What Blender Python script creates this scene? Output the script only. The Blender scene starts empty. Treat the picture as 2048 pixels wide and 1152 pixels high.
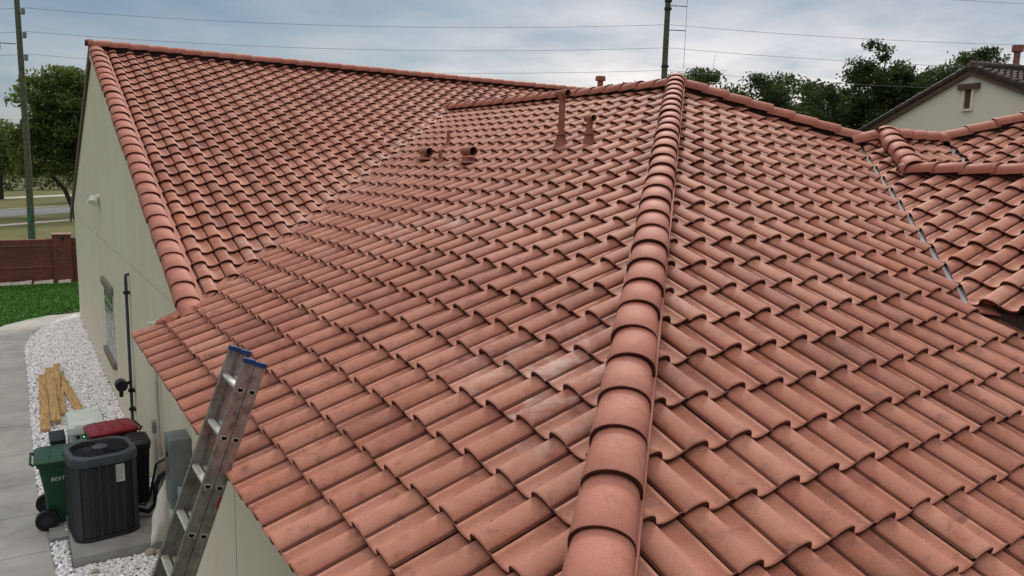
import bpy, bmesh, math, random
import numpy as np
from mathutils import Vector, Matrix
random.seed(7); rng = np.random.default_rng(11)
PI = math.pi
G = 4.45                      # height of the drone camera above the ground
scn = bpy.context.scene
C = scn.collection

# ------------------------------------------------------------------ camera
F_PX, YAW, PITCH, ROLL = 1557.8, 0.5716, 0.1532, 0.0259
fw = Vector((math.sin(YAW)*math.cos(PITCH), math.cos(YAW)*math.cos(PITCH), -math.sin(PITCH)))
r0 = Vector((math.cos(YAW), -math.sin(YAW), 0)); u0 = r0.cross(fw)
rr = r0*math.cos(ROLL) + u0*math.sin(ROLL); uu = -r0*math.sin(ROLL) + u0*math.cos(ROLL)
camd = bpy.data.cameras.new('camera'); cam = bpy.data.objects.new('camera', camd); C.objects.link(cam)
camd.sensor_fit = 'HORIZONTAL'; camd.sensor_width = 36; camd.lens = 36*F_PX/2048
camd.clip_start = 0.05; camd.clip_end = 5000
M = Matrix((rr, uu, -fw)).transposed().to_4x4(); M.translation = (0, 0, G)
cam.matrix_world = M
scn.camera = cam

# ------------------------------------------------------------------ light
SUN_EL, SUN_AZ = math.radians(38), math.radians(42)    # azimuth from +Y towards +X
w = bpy.data.worlds.new('World'); scn.world = w; w.use_nodes = True
nt = w.node_tree; nt.nodes.clear()
def nn(nt, t, **k):
    n = nt.nodes.new(t)
    for a, b in k.items():
        if a in n.inputs: n.inputs[a].default_value = b
        else: setattr(n, a, b)
    return n
def ramp(nt, src, stops, interp='LINEAR'):
    r = nt.nodes.new('ShaderNodeValToRGB'); r.color_ramp.interpolation = interp
    cr = r.color_ramp
    while len(cr.elements) < len(stops): cr.elements.new(0.5)
    for e, (p, c) in zip(cr.elements, stops):
        e.position = p; e.color = (c[0], c[1], c[2], 1) if hasattr(c, '__len__') else (c, c, c, 1)
    nt.links.new(src, r.inputs[0]); return r.outputs[0]
def mix(nt, fac, a, b, mode='MIX'):
    m = nt.nodes.new('ShaderNodeMix'); m.data_type = 'RGBA'; m.blend_type = mode
    for sock, v in ((m.inputs[0], fac), (m.inputs[6], a), (m.inputs[7], b)):
        if hasattr(v, 'is_linked'): nt.links.new(v, sock)
        elif hasattr(v, '__len__'): sock.default_value = (v[0], v[1], v[2], 1)
        else: sock.default_value = v
    return m.outputs[2]
def math_(nt, op, a, b=0.0, clamp=False):
    m = nt.nodes.new('ShaderNodeMath'); m.operation = op; m.use_clamp = clamp
    for s, v in ((m.inputs[0], a), (m.inputs[1], b)):
        if hasattr(v, 'is_linked'): nt.links.new(v, s)
        else: s.default_value = v
    return m.outputs[0]
sky = nn(nt, 'ShaderNodeTexSky', sky_type='NISHITA', sun_disc=False)
sky.sun_elevation = SUN_EL; sky.sun_rotation = SUN_AZ
tc = nn(nt, 'ShaderNodeTexCoord'); sep = nn(nt, 'ShaderNodeSeparateXYZ'); nt.links.new(tc.outputs['Generated'], sep.inputs[0])
# clouds are laid out on a flat deck overhead, so that they foreshorten towards the horizon
zz = math_(nt, 'ADD', math_(nt, 'MAXIMUM', sep.outputs[2], 0.0), 0.16)
cx = math_(nt, 'DIVIDE', sep.outputs[0], zz); cy = math_(nt, 'DIVIDE', sep.outputs[1], zz)
cmb = nn(nt, 'ShaderNodeCombineXYZ'); nt.links.new(cx, cmb.inputs[0]); nt.links.new(cy, cmb.inputs[1]); cmb.inputs[2].default_value = 3.1
n1 = nn(nt, 'ShaderNodeTexNoise', Scale=0.62, Detail=6.0, Roughness=0.5, Distortion=0.35); nt.links.new(cmb.outputs[0], n1.inputs['Vector'])
n2 = nn(nt, 'ShaderNodeTexNoise', Scale=1.9, Detail=5.0, Roughness=0.55); nt.links.new(cmb.outputs[0], n2.inputs['Vector'])
tone = ramp(nt, n1.outputs[0], [(0.36, (0.40, 0.78, 1.22)), (0.46, (0.60, 1.04, 1.50)), (0.54, (0.98, 1.38, 1.78)), (0.66, (2.2, 2.2, 2.3))])
tone = mix(nt, 0.30, tone, ramp(nt, n2.outputs[0], [(0.35, (0.40, .78, 1.2)), (0.65, (2.1, 2.1, 2.2))]))
hz = ramp(nt, sep.outputs[2], [(0.0, 1.0), (0.11, 0.9), (0.22, 0.0)])
# pale warm break in the cloud low in the sky ahead
vdir = nn(nt, 'ShaderNodeVectorMath', operation='DOT_PRODUCT'); nt.links.new(tc.outputs['Generated'], vdir.inputs[0])
vdir.inputs[1].default_value = Vector((0.735, 0.66, 0.13)).normalized()
brk = math_(nt, 'MULTIPLY', ramp(nt, vdir.outputs['Value'], [(0.90, 0.0), (0.985, 1.0)]), hz)
brk = math_(nt, 'MULTIPLY', brk, ramp(nt, n2.outputs[0], [(0.32, 0.25), (0.6, 1.0)]))
tone = mix(nt, brk, tone, (4.7, 4.2, 4.1))
# an overcast sky is brighter towards the zenith
zen = math_(nt, 'ADD', math_(nt, 'MULTIPLY', ramp(nt, sep.outputs[2], [(0.30, 0.0), (0.62, 0.35), (0.92, 1.0)]), 6.8), 1.0)
zv = nn(nt, 'ShaderNodeVectorMath', operation='MULTIPLY'); nt.links.new(tone, zv.inputs[0]); nt.links.new(zen, zv.inputs[1]); tone = zv.outputs[0]
wm = nn(nt, 'ShaderNodeVectorMath', operation='MULTIPLY'); nt.links.new(tone, wm.inputs[0]); nt.links.new(ramp(nt, sep.outputs[2], [(0.22, (1, 1, 1)), (0.5, (1.08, 0.78, 0.60))]), wm.inputs[1]); tone = wm.outputs[0]
cloudmix = mix(nt, 0.86, sky.outputs[0], tone)
bg = nn(nt, 'ShaderNodeBackground', Strength=0.122); nt.links.new(cloudmix, bg.inputs[0])
out = nn(nt, 'ShaderNodeOutputWorld'); nt.links.new(bg.outputs[0], out.inputs[0])
sl = bpy.data.lights.new('sun', 'SUN'); sl.energy = 1.5; sl.angle = math.radians(14); sl.color = (1, 0.92, 0.82)
sun = bpy.data.objects.new('sun', sl); C.objects.link(sun)
sd = Vector((math.sin(SUN_AZ)*math.cos(SUN_EL), math.cos(SUN_AZ)*math.cos(SUN_EL), math.sin(SUN_EL)))
sun.rotation_euler = sd.to_track_quat('Z', 'Y').to_euler(); sun.location = (0, 0, 40)
scn.view_settings.view_transform = 'Standard'; scn.view_settings.look = 'None'
scn.view_settings.exposure = 0.64; scn.view_settings.gamma = 1.0; scn.view_settings.use_curve_mapping = False

# ------------------------------------------------------------------ helpers
def tag(o, label=None, cat=None, group=None, kind=None):
    if label: o['label'] = label
    if cat: o['category'] = cat
    if group: o['group'] = group
    if kind: o['kind'] = kind
    return o
def empty(name, loc, label, cat, group=None):
    o = bpy.data.objects.new(name, None); C.objects.link(o); o.location = loc; o.empty_display_size = 0.2
    return tag(o, label, cat, group)
def link(name, me, m, parent=None):
    o = bpy.data.objects.new(name, me); C.objects.link(o)
    if m is not None and not me.materials: me.materials.append(m)
    if parent is not None:
        o.parent = parent
        o.matrix_parent_inverse = Matrix.Translation(-parent_world(parent))
    return o
def parent_world(p):
    v = Vector(p.location)
    q = p.parent
    while q is not None:
        v = Vector((0, 0, 0)) if q.parent is None and p.type == 'MESH' else v
        break
    return v if p.type == 'EMPTY' else Vector((0, 0, 0))
def W(x, y, z): return Vector((x, y, z + G))       # z measured from the camera's height
class MB:
    """collects boxes, tubes and lathes in world coordinates; build() links ONE mesh object"""
    def __init__(s): s.bm = bmesh.new()
    def box(s, lo, hi, rot=None, bev=0.0, about=None):
        g = bmesh.ops.create_cube(s.bm, size=1.0); vs = g['verts']
        c = [(a+b)/2 for a, b in zip(lo, hi)]; d = [max(b-a, 1e-4) for a, b in zip(lo, hi)]
        bmesh.ops.scale(s.bm, vec=d, verts=vs)
        if bev: 
            es = list({e for v in vs for e in v.link_edges})
            r = bmesh.ops.bevel(s.bm, geom=es, offset=bev, segments=2, affect='EDGES', profile=0.5); vs = list({v for f in r['faces'] for v in f.verts} | set(v for v in vs if v.is_valid))
        if rot is not None and about is None: bmesh.ops.rotate(s.bm, cent=(0, 0, 0), matrix=rot, verts=vs)
        bmesh.ops.translate(s.bm, vec=c, verts=vs)
        if rot is not None and about is not None: bmesh.ops.rotate(s.bm, cent=about, matrix=rot, verts=vs)
        return vs
    def bar(s, a, b, wx, wy, side=(0, 0, 1), bev=0.0):
        a, b = Vector(a), Vector(b); z = (b-a).normalized(); x = Vector(side).cross(z).normalized(); y = z.cross(x)
        R = Matrix((x, y, z)).transposed(); L = (b-a).length; m = (a+b)/2
        vs = s.box((-wx/2, -wy/2, -L/2), (wx/2, wy/2, L/2), bev=bev)
        for v in vs: v.co = R @ v.co + m
        return vs
    def tube(s, pts, rad, n=10, cap=True):
        pts = [Vector(p) for p in pts]; rads = rad if hasattr(rad, '__len__') else [rad]*len(pts)
        rings = []; prev = None
        for i, p in enumerate(pts):
            t = (pts[min(i+1, len(pts)-1)] - pts[max(i-1, 0)]).normalized()
            a = Vector((0, 0, 1)) if abs(t.z) < 0.9 else Vector((1, 0, 0))
            if prev is not None: a = prev
            x = (a - t*a.dot(t)).normalized(); y = t.cross(x); prev = x
            rings.append([s.bm.verts.new(p + (x*math.cos(2*PI*k/n) + y*math.sin(2*PI*k/n))*rads[i]) for k in range(n)])
        for a, b in zip(rings, rings[1:]):
            for k in range(n): f = s.bm.faces.new((a[k], a[(k+1) % n], b[(k+1) % n], b[k])); f.smooth = True
        if cap:
            s.bm.faces.new(rings[0][::-1]); s.bm.faces.new(rings[-1])
        return s
    def loft(s, rings, cap0=True, cap1=True, smooth=True):
        R = [[s.bm.verts.new(p) for p in r] for r in rings]; n = len(R[0])
        for a, b in zip(R, R[1:]):
            for k in range(n): f = s.bm.faces.new((a[k], a[(k+1) % n], b[(k+1) % n], b[k])); f.smooth = smooth
        if cap0: s.bm.faces.new(R[0][::-1])
        if cap1: s.bm.faces.new(R[-1])
        return s
    def poly(s, pts):
        s.bm.faces.new([s.bm.verts.new(p) for p in pts]); return s
    def prism(s, pts, d):
        d = Vector(d); a = [s.bm.verts.new(p) for p in pts]; b = [s.bm.verts.new(Vector(p)+d) for p in pts]; n = len(a)
        s.bm.faces.new(a); s.bm.faces.new(b[::-1])
        for k in range(n): s.bm.faces.new((a[k], b[k], b[(k+1) % n], a[(k+1) % n]))
        return s
    def build(s, name, m, parent=None, sharp=35):
        bmesh.ops.recalc_face_normals(s.bm, faces=s.bm.faces)
        me = bpy.data.meshes.new(name); s.bm.to_mesh(me); s.bm.free()
        me.set_sharp_from_angle(angle=math.radians(sharp)) if hasattr(me, 'set_sharp_from_angle') else None
        return link(name, me, m, parent)
def rrect(cx, cy, hx, hy, r, z, n=5, rot=0.0):
    pts = []
    for qx, qy, a0 in ((1, 1, 0), (-1, 1, 90), (-1, -1, 180), (1, -1, 270)):
        for k in range(n+1):
            a = math.radians(a0 + 90*k/n)
            x, y = qx*(hx-r)+r*math.cos(a), qy*(hy-r)+r*math.sin(a)
            pts.append(Vector((cx + x*math.cos(rot)-y*math.sin(rot), cy + x*math.sin(rot)+y*math.cos(rot), z)))
    return pts

# ------------------------------------------------------------------ materials
def mat(name, col, rough=0.8, metal=0.0, var=0.12, scale=6.0, bump=0.0, bscale=60.0, spec=0.3, dark=None, detail=5.0):
    m = bpy.data.materials.new(name); m.use_nodes = True; t = m.node_tree
    b = t.nodes['Principled BSDF']; b.inputs['Roughness'].default_value = rough; b.inputs['Metallic'].default_value = metal
    b.inputs['Specular IOR Level'].default_value = spec
    co = nn(t, 'ShaderNodeTexCoord'); n = nn(t, 'ShaderNodeTexNoise', Scale=scale, Detail=detail, Roughness=0.6); t.links.new(co.outputs['Object'], n.inputs['Vector'])
    lo = dark if dark else tuple(c*(1-var*1.6) for c in col); hi = tuple(min(1, c*(1+var)) for c in col)
    t.links.new(ramp(t, n.outputs[0], [(0.3, lo), (0.52, col), (0.72, hi)]), b.inputs['Base Color'])
    if bump:
        n2 = nn(t, 'ShaderNodeTexNoise', Scale=bscale, Detail=3.0); t.links.new(co.outputs['Object'], n2.inputs['Vector'])
        bp = nn(t, 'ShaderNodeBump', Strength=bump, Distance=0.01); t.links.new(n2.outputs[0], bp.inputs['Height']); t.links.new(bp.outputs[0], b.inputs['Normal'])
    return m
def attr(t, name):
    a = t.nodes.new('ShaderNodeAttribute'); a.attribute_name = name; a.attribute_type = 'GEOMETRY'; return a.outputs['Fac']
def tile_material(name, dark, mid, light, orange, edge, rough=0.70):
    m = bpy.data.materials.new(name); m.use_nodes = True; t = m.node_tree; b = t.nodes['Principled BSDF']
    b.inputs['Roughness'].default_value = rough; b.inputs['Specular IOR Level'].default_value = 0.38
    co = nn(t, 'ShaderNodeTexCoord'); P = co.outputs['Object']
    base = ramp(t, attr(t, 'rnd'), [(0.0, dark), (0.45, mid), (0.9, light), (0.93, orange), (1.0, orange)])
    cloud = nn(t, 'ShaderNodeTexNoise', Scale=4.5, Detail=6.0, Roughness=0.62); t.links.new(P, cloud.inputs['Vector'])
    base = mix(t, ramp(t, cloud.outputs[0], [(0.3, 0.55), (0.5, 0.0), (1, 0.0)]), base, dark)
    base = mix(t, ramp(t, cloud.outputs[0], [(0.5, 0.0), (0.72, 0.45)]), base, light)
    wide = nn(t, 'ShaderNodeTexNoise', Scale=0.45, Detail=3.0); t.links.new(P, wide.inputs['Vector'])
    base = mix(t, ramp(t, wide.outputs[0], [(0.42, 0.0), (0.62, 0.5)]), base, light)
    ob = nn(t, 'ShaderNodeTexNoise', Scale=5.5, Detail=7.0, Roughness=0.6, Distortion=0.6); mpp = nn(t, 'ShaderNodeMapping'); mpp.inputs['Location'].default_value = (7.3, 2.1, 4.4); t.links.new(P, mpp.inputs[0]); t.links.new(mpp.outputs[0], ob.inputs['Vector'])
    base = mix(t, ramp(t, ob.outputs[0], [(0.50, 0.0), (0.68, 0.6)]), base, (orange[0], orange[1]*1.1, orange[2]*1.15))
    # sandy grain, chalk scuffs and lichen specks
    gr = nn(t, 'ShaderNodeTexNoise', Scale=190.0, Detail=2.0); t.links.new(P, gr.inputs['Vector'])
    base = mix(t, 0.27, base, ramp(t, gr.outputs[0], [(0.35, tuple(c*0.55 for c in mid)), (0.65, tuple(min(1, c*1.45) for c in mid))]))
    sc = nn(t, 'ShaderNodeTexNoise', Scale=17.0, Detail=8.0, Roughness=0.75, Distortion=1.2); t.links.new(P, sc.inputs['Vector'])
    base = mix(t, ramp(t, sc.outputs[0], [(0.62, 0.0), (0.74, 0.35)]), base, (0.50, 0.36, 0.29))
    sp = nn(t, 'ShaderNodeTexNoise', Scale=95.0, Detail=1.0); t.links.new(P, sp.inputs['Vector'])
    base = mix(t, ramp(t, sp.outputs[0], [(0.745, 0.0), (0.77, 0.7)]), base, (0.5, 0.42, 0.36))
    base = mix(t, ramp(t, sp.outputs[0], [(0.235, 0.6), (0.25, 0.0)]), base, (0.05, 0.035, 0.03))
    st = nn(t, 'ShaderNodeTexNoise', Scale=9.0, Detail=7.0, Roughness=0.7, Distortion=0.4); t.links.new(P, st.inputs['Vector'])
    base = mix(t, ramp(t, st.outputs[0], [(0.30, 0.7), (0.46, 0.0)]), base, tuple(c*f for c, f in zip(dark, (0.72, 0.80, 0.85))))
    # mineral bloom on the tiles that have it
    ef = nn(t, 'ShaderNodeTexNoise', Scale=7.0, Detail=7.0, Roughness=0.65, Distortion=0.8); t.links.new(P, ef.inputs['Vector'])
    e = math_(t, 'MULTIPLY', attr(t, 'eff'), ramp(t, ef.outputs[0], [(0.45, 0.0), (0.62, 0.75)]), clamp=True)
    base = mix(t, e, base, (0.60, 0.49, 0.43))
    # darker colour on the front edge of each tile and on its joint faces
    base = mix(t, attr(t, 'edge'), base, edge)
    t.links.new(base, b.inputs['Base Color'])
    bn = nn(t, 'ShaderNodeTexNoise', Scale=140.0, Detail=4.0, Roughness=0.7); t.links.new(P, bn.inputs['Vector'])
    bp = nn(t, 'ShaderNodeBump', Strength=0.35, Distance=0.004); t.links.new(bn.outputs[0], bp.inputs['Height']); t.links.new(bp.outputs[0], b.inputs['Normal'])
    return m
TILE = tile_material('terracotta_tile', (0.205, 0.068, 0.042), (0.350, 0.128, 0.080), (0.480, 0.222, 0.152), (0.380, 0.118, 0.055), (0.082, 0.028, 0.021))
CAP = tile_material('terracotta_cap', (0.325, 0.105, 0.068), (0.412, 0.146, 0.097), (0.465, 0.188, 0.134), (0.350, 0.130, 0.085), (0.082, 0.028, 0.021))
NTILE = tile_material('dark_brown_tile', (0.022, 0.013, 0.010), (0.032, 0.019, 0.014), (0.050, 0.031, 0.023), (0.042, 0.024, 0.017), (0.015, 0.010, 0.009))
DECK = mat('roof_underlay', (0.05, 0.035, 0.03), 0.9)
VENT = mat('painted_vent', (0.30, 0.118, 0.080), 0.65, var=0.15, scale=9, bump=0.1)
HOLE_SHADE = mat('hole_shade', (0.012, 0.010, 0.010), 0.9)  # near-black fill that paints the shade inside vents, rung sockets and weep hole
LEAD = mat('valley_metal', (0.27, 0.27, 0.28), 0.7, 0.0, var=0.2, scale=12)
def stucco(name, col, streak):
    m = bpy.data.materials.new(name); m.use_nodes = True; t = m.node_tree; b = t.nodes['Principled BSDF']
    b.inputs['Roughness'].default_value = 0.92; b.inputs['Specular IOR Level'].default_value = 0.15
    co = nn(t, 'ShaderNodeTexCoord'); mp = nn(t, 'ShaderNodeMapping'); t.links.new(co.outputs['Object'], mp.inputs[0]); mp.inputs['Scale'].default_value = (0.8, 0.8, 0.22)
    n = nn(t, 'ShaderNodeTexNoise', Scale=2.2, Detail=8.0, Roughness=0.72); t.links.new(mp.outputs[0], n.inputs['Vector'])
    a = ramp(t, n.outputs[0], [(0.30, streak), (0.60, col), (0.9, tuple(c*1.04 for c in col))])
    n2 = nn(t, 'ShaderNodeTexNoise', Scale=0.5, Detail=4.0); t.links.new(co.outputs['Object'], n2.inputs['Vector'])
    a = mix(t, ramp(t, n2.outputs[0], [(0.45, 0.0), (0.7, 0.5)]), a, streak)
    t.links.new(a, b.inputs['Base Color'])
    n3 = nn(t, 'ShaderNodeTexNoise', Scale=180.0, Detail=3.0); t.links.new(co.outputs['Object'], n3.inputs['Vector'])
    bp = nn(t, 'ShaderNodeBump', Strength=0.35, Distance=0.004); t.links.new(n3.outputs[0], bp.inputs['Height']); t.links.new(bp.outputs[0], b.inputs['Normal'])
    return m
STUCCO = stucco('olive_stucco', (0.72, 0.67, 0.55), (0.68, 0.62, 0.47))
NSTUCCO = stucco('cream_stucco', (0.88, 0.82, 0.70), (0.85, 0.79, 0.66))
CONC = mat('concrete', (0.43, 0.42, 0.385), 0.9, var=0.16, scale=1.6, detail=9.0, bump=0.2, bscale=120)
PAD = mat('pad_concrete', (0.30, 0.30, 0.285), 0.9, var=0.15, scale=5, bump=0.2)
ASPH = mat('asphalt', (0.16, 0.16, 0.17), 0.9, var=0.1, scale=1.0)
WALK = mat('pale_walk', (0.42, 0.39, 0.33), 0.9, var=0.08)
DRY = mat('dry_grass', (0.105, 0.105, 0.032), 0.95, var=0.25, scale=0.25, dark=(0.055, 0.080, 0.020), detail=8)
LAWN = mat('lawn', (0.055, 0.165, 0.022), 0.95, var=0.3, scale=2.5, dark=(0.02, 0.075, 0.009), detail=8)
BROWN = mat('brown_trim', (0.12, 0.075, 0.052), 0.75)
GREYM = mat('grey_box_paint', (0.19, 0.215, 0.22), 0.5, 0.2, var=0.15)
WHITE = mat('white_plastic', (0.72, 0.74, 0.70), 0.5, var=0.05)
BLACKP = mat('black_plastic', (0.012, 0.013, 0.015), 0.45, var=0.2)
DARKG = mat('dark_grey_metal', (0.030, 0.034, 0.039), 0.5, 0.1, var=0.2, scale=14)
RIMG = mat('slate_grey_metal', (0.060, 0.070, 0.082), 0.45, 0.1, var=0.15, scale=9)
ALU = mat('worn_aluminium', (0.36, 0.345, 0.345), 0.42, 0.75, var=0.22, scale=18, dark=(0.20, 0.17, 0.165), bump=0.05)
RUNG = mat('bright_aluminium', (0.66, 0.65, 0.58), 0.45, 0.35, var=0.15, scale=25)
BLUE = mat('blue_plastic', (0.014, 0.055, 0.165), 0.45)
WOOD = mat('yellow_pine', (0.52, 0.34, 0.14), 0.75, var=0.25, scale=5, dark=(0.30, 0.16, 0.06))
t = WOOD.node_tree; mpw = nn(t, 'ShaderNodeMapping'); mpw.inputs['Scale'].default_value = (6, .5, 6); cw = nn(t, 'ShaderNodeTexCoord'); t.links.new(cw.outputs['Object'], mpw.inputs[0])
for n_ in t.nodes:
    if n_.type == 'TEX_NOISE': t.links.new(mpw.outputs[0], n_.inputs['Vector'])
GREENP = mat('green_plastic', (0.010, 0.065, 0.028), 0.38, var=0.12)
REDP = mat('red_plastic', (0.235, 0.014, 0.026), 0.42, var=0.15)
POLE = mat('weathered_pole', (0.110, 0.118, 0.080), 0.9, var=0.3, scale=7, dark=(0.055, 0.055, 0.035))
POLEG = mat('green_stain', (0.06, 0.30, 0.16), 0.9, var=0.3, scale=7)

def leaf_mat(name, a, b_, c):
    m = bpy.data.materials.new(name); m.use_nodes = True; t = m.node_tree; b = t.nodes['Principled BSDF']
    b.inputs['Roughness'].default_value = 0.6; b.inputs['Specular IOR Level'].default_value = 0.25
    if 'leaves' in name:
        tr = nn(t, 'ShaderNodeBsdfTranslucent'); tr.inputs[0].default_value = (c[0]*1.3, c[1]*1.4, c[2], 1); ms = nn(t, 'ShaderNodeMixShader'); ms.inputs[0].default_value = .28
        t.links.new(b.outputs[0], ms.inputs[1]); t.links.new(tr.outputs[0], ms.inputs[2]); t.links.new(ms.outputs[0], t.nodes['Material Output'].inputs[0])
    t.links.new(ramp(t, attr(t, 'rnd'), [(0.0, a), (0.5, b_), (0.92, c), (1.0, tuple(x*1.3 for x in c))]), b.inputs['Base Color'])
    return m
LEAF = leaf_mat('tree_leaves', (0.026, 0.048, 0.012), (0.068, 0.108, 0.024), (0.175, 0.215, 0.055))
LEAFD = leaf_mat('dark_leaves', (0.012, 0.025, 0.008), (0.030, 0.050, 0.014), (0.070, 0.098, 0.028))
GRASSB = leaf_mat('grass_blades', (0.026, 0.100, 0.010), (0.050, 0.165, 0.020), (0.095, 0.240, 0.034))
BARK = mat('bark', (0.055, 0.045, 0.035), 0.95, var=0.3, scale=10)
PEB = leaf_mat('white_pebbles', (0.45, 0.43, 0.40), (0.82, 0.82, 0.82), (0.92, 0.92, 0.93))
PEB.node_tree.nodes['Principled BSDF'].inputs['Roughness'].default_value = 0.75

# ------------------------------------------------------------------ tiled roofs
S = 0.4196; CS = 1/math.sqrt(1+S*S); SN = S*CS
TW, TC = 0.30, 0.3253
def prof_points(groove):
    p = [(-0.0840, 0.018), (-0.0815, 0.036), (-0.071, 0.046), (-0.056, 0.0555), (-0.039, 0.063), (-0.019, 0.068), (0.001, 0.073), (0.021, 0.0725), (0.037, 0.067), (0.049, 0.058), (0.058, 0.045),
         (0.064, 0.031), (0.069, 0.018), (0.080, 0.009), (0.099, 0.004), (0.122, 0.002), (0.145, 0.006), (0.163, 0.012), (0.180, 0.0205), (0.1945, 0.030), (0.198, 0.015), (0.208, 0.010), (0.2175, 0.011)]
    return np.array(p)
NP_ = len(prof_points(-1)); GROOVE_FACES = (0, NP_-4, NP_-3, NP_-2)
SPOTS = []     # (x, y, radius, strength) of mineral bloom
def tile_mesh(orig, udir, sdir, cols, rows, clipsets, groove=-1, jit=1.0, tone=0.0, tw=TW, tc=TC, hs=1.0):
    """orig: world point on the deck below the crest line of column 0 at the lower edge of row 0"""
    orig = np.array(orig, float); U = np.array(udir, float); Sd = np.array(sdir, float); N = np.cross(U, Sd)
    if N[2] < 0: N = -N
    P = prof_points(groove)*[tw/TW, hs]; m = len(P); th = 0.026*hs
    V, Fc, rnd, edg, eff = [], [], [], [], []; nv = 0
    i0, i1 = cols; j0, j1 = rows
    # per tile strips: rows of the top surface, front face, underside lip
    tops = [(0.0, -0.0035), (0.004, 0.0), (0.016, 0.0), (tc*0.5, 0.0), (tc+0.035, 0.0)]
    PF = P.copy(); PF[[0, NP_-3, NP_-2, NP_-1], 1] = [0.0345*hs, 0.0315*hs, 0.0330*hs, 0.0343*hs]     # the joint is closed at the nose of the tile
    for j in range(j0, j1):
        for i in range(i0, i1):
            c = orig + U*(i*tw) + Sd*(j*tc)
            cc = [c + U*a + Sd*b for a in (-.3*tw, .75*tw) for b in (0, tc+.03)]
            ok = False
            for cl in clipsets:
                if all(min(a*q[0]+b*q[1] for q in cc) <= d for a, b, d in cl): ok = True
            if not ok: continue
            du, dv, dh = rng.normal(0, .0012*jit), rng.normal(0, .0045*jit), abs(rng.normal(0, .0022*jit))
            ro = rng.normal(0, .006*jit)
            if rng.random() < .025: dv += rng.uniform(-.022, .012); dh += rng.uniform(.002, .006); ro += rng.normal(0, .02)
            ti = rng.normal(0, .0012*jit)
            r = float(np.clip(rng.normal(0.45+tone, 0.25), 0, 0.9)); 
            if rng.random() < 0.02: r = 1.0
            e = 0.0; m_ = c + Sd*tc*0.5
            for sx, sy, rad, st in SPOTS:
                dd = math.hypot(m_[0]-sx, m_[1]-sy)/rad
                if dd < 1.3: e = max(e, st*max(0, 1-0.8*dd)*rng.uniform(.45, 1.0))
            if rng.random() < 0.03: e = max(e, rng.uniform(0.08, 0.25))
            base = nv
            def row(v, h, off=0):
                hh = (PF if v < 0.01 or off else P)[:, 1] + 0.035*hs*(1-v/tc) + dh + h + ti*(P[:, 0]-.06)/0.15
                return c + np.outer(P[:, 0]+du, U) + np.outer(v + dv + ro*P[:, 0], Sd) + np.outer(hh, N)
            rs = [row(v, h) for v, h in tops]
            fr = [row(0.0, -0.0035), row(0.001, -th), row(0.10, -th, 1)]
            V += rs + fr; k = len(rs)
            for a in range(k-1):
                for b in range(m-1):
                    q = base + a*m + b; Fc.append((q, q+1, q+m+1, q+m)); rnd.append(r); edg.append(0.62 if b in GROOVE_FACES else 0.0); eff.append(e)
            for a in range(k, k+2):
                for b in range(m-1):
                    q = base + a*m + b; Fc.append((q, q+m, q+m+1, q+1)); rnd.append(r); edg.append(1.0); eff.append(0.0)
            nv += (k+3)*m
    V = np.concatenate(V); return V, Fc, rnd, edg, eff
def to_mesh(name, V, Fc, rnd, edg, eff, clipsets=None):
    me = bpy.data.meshes.new(name); me.from_pydata(V.tolist(), [], Fc)
    for nm, d in (('rnd', rnd), ('edge', edg), ('eff', eff)):
        a = me.attributes.new(nm, 'FLOAT', 'FACE'); a.data.foreach_set('value', np.array(d, dtype=np.float32))
    me.polygons.foreach_set('use_smooth', [True]*len(me.polygons))
    if clipsets:
        parts = []
        for cl in clipsets:
            bm = bmesh.new(); bm.from_mesh(me)
            for a, b, d in cl:
                L = math.hypot(a, b); n = Vector((a/L, b/L, 0)); co = n*(d/L)
                bmesh.ops.bisect_plane(bm, geom=list(bm.verts)+list(bm.edges)+list(bm.faces), plane_co=co, plane_no=n, clear_outer=True, dist=1e-6)
            mm = bpy.data.meshes.new(name+'_cut'); bm.to_mesh(mm); bm.free(); parts.append(mm)
        if len(parts) == 1: bpy.data.meshes.remove(me); me = parts[0]; me.name = name
        else:
            bm = bmesh.new()
            for q in parts: bm.from_mesh(q)
            bm.to_mesh(me); bm.free()
            for q in parts: bpy.data.meshes.remove(q)
    return me
def slope(name, orig, udir, sdir, cols, rows, clipsets, groove, mtl, parent, **k):
    d = tile_mesh(orig, udir, sdir, cols, rows, clipsets, groove, **k)
    return link(name, to_mesh(name, *d, clipsets=clipsets), mtl, parent)
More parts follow.
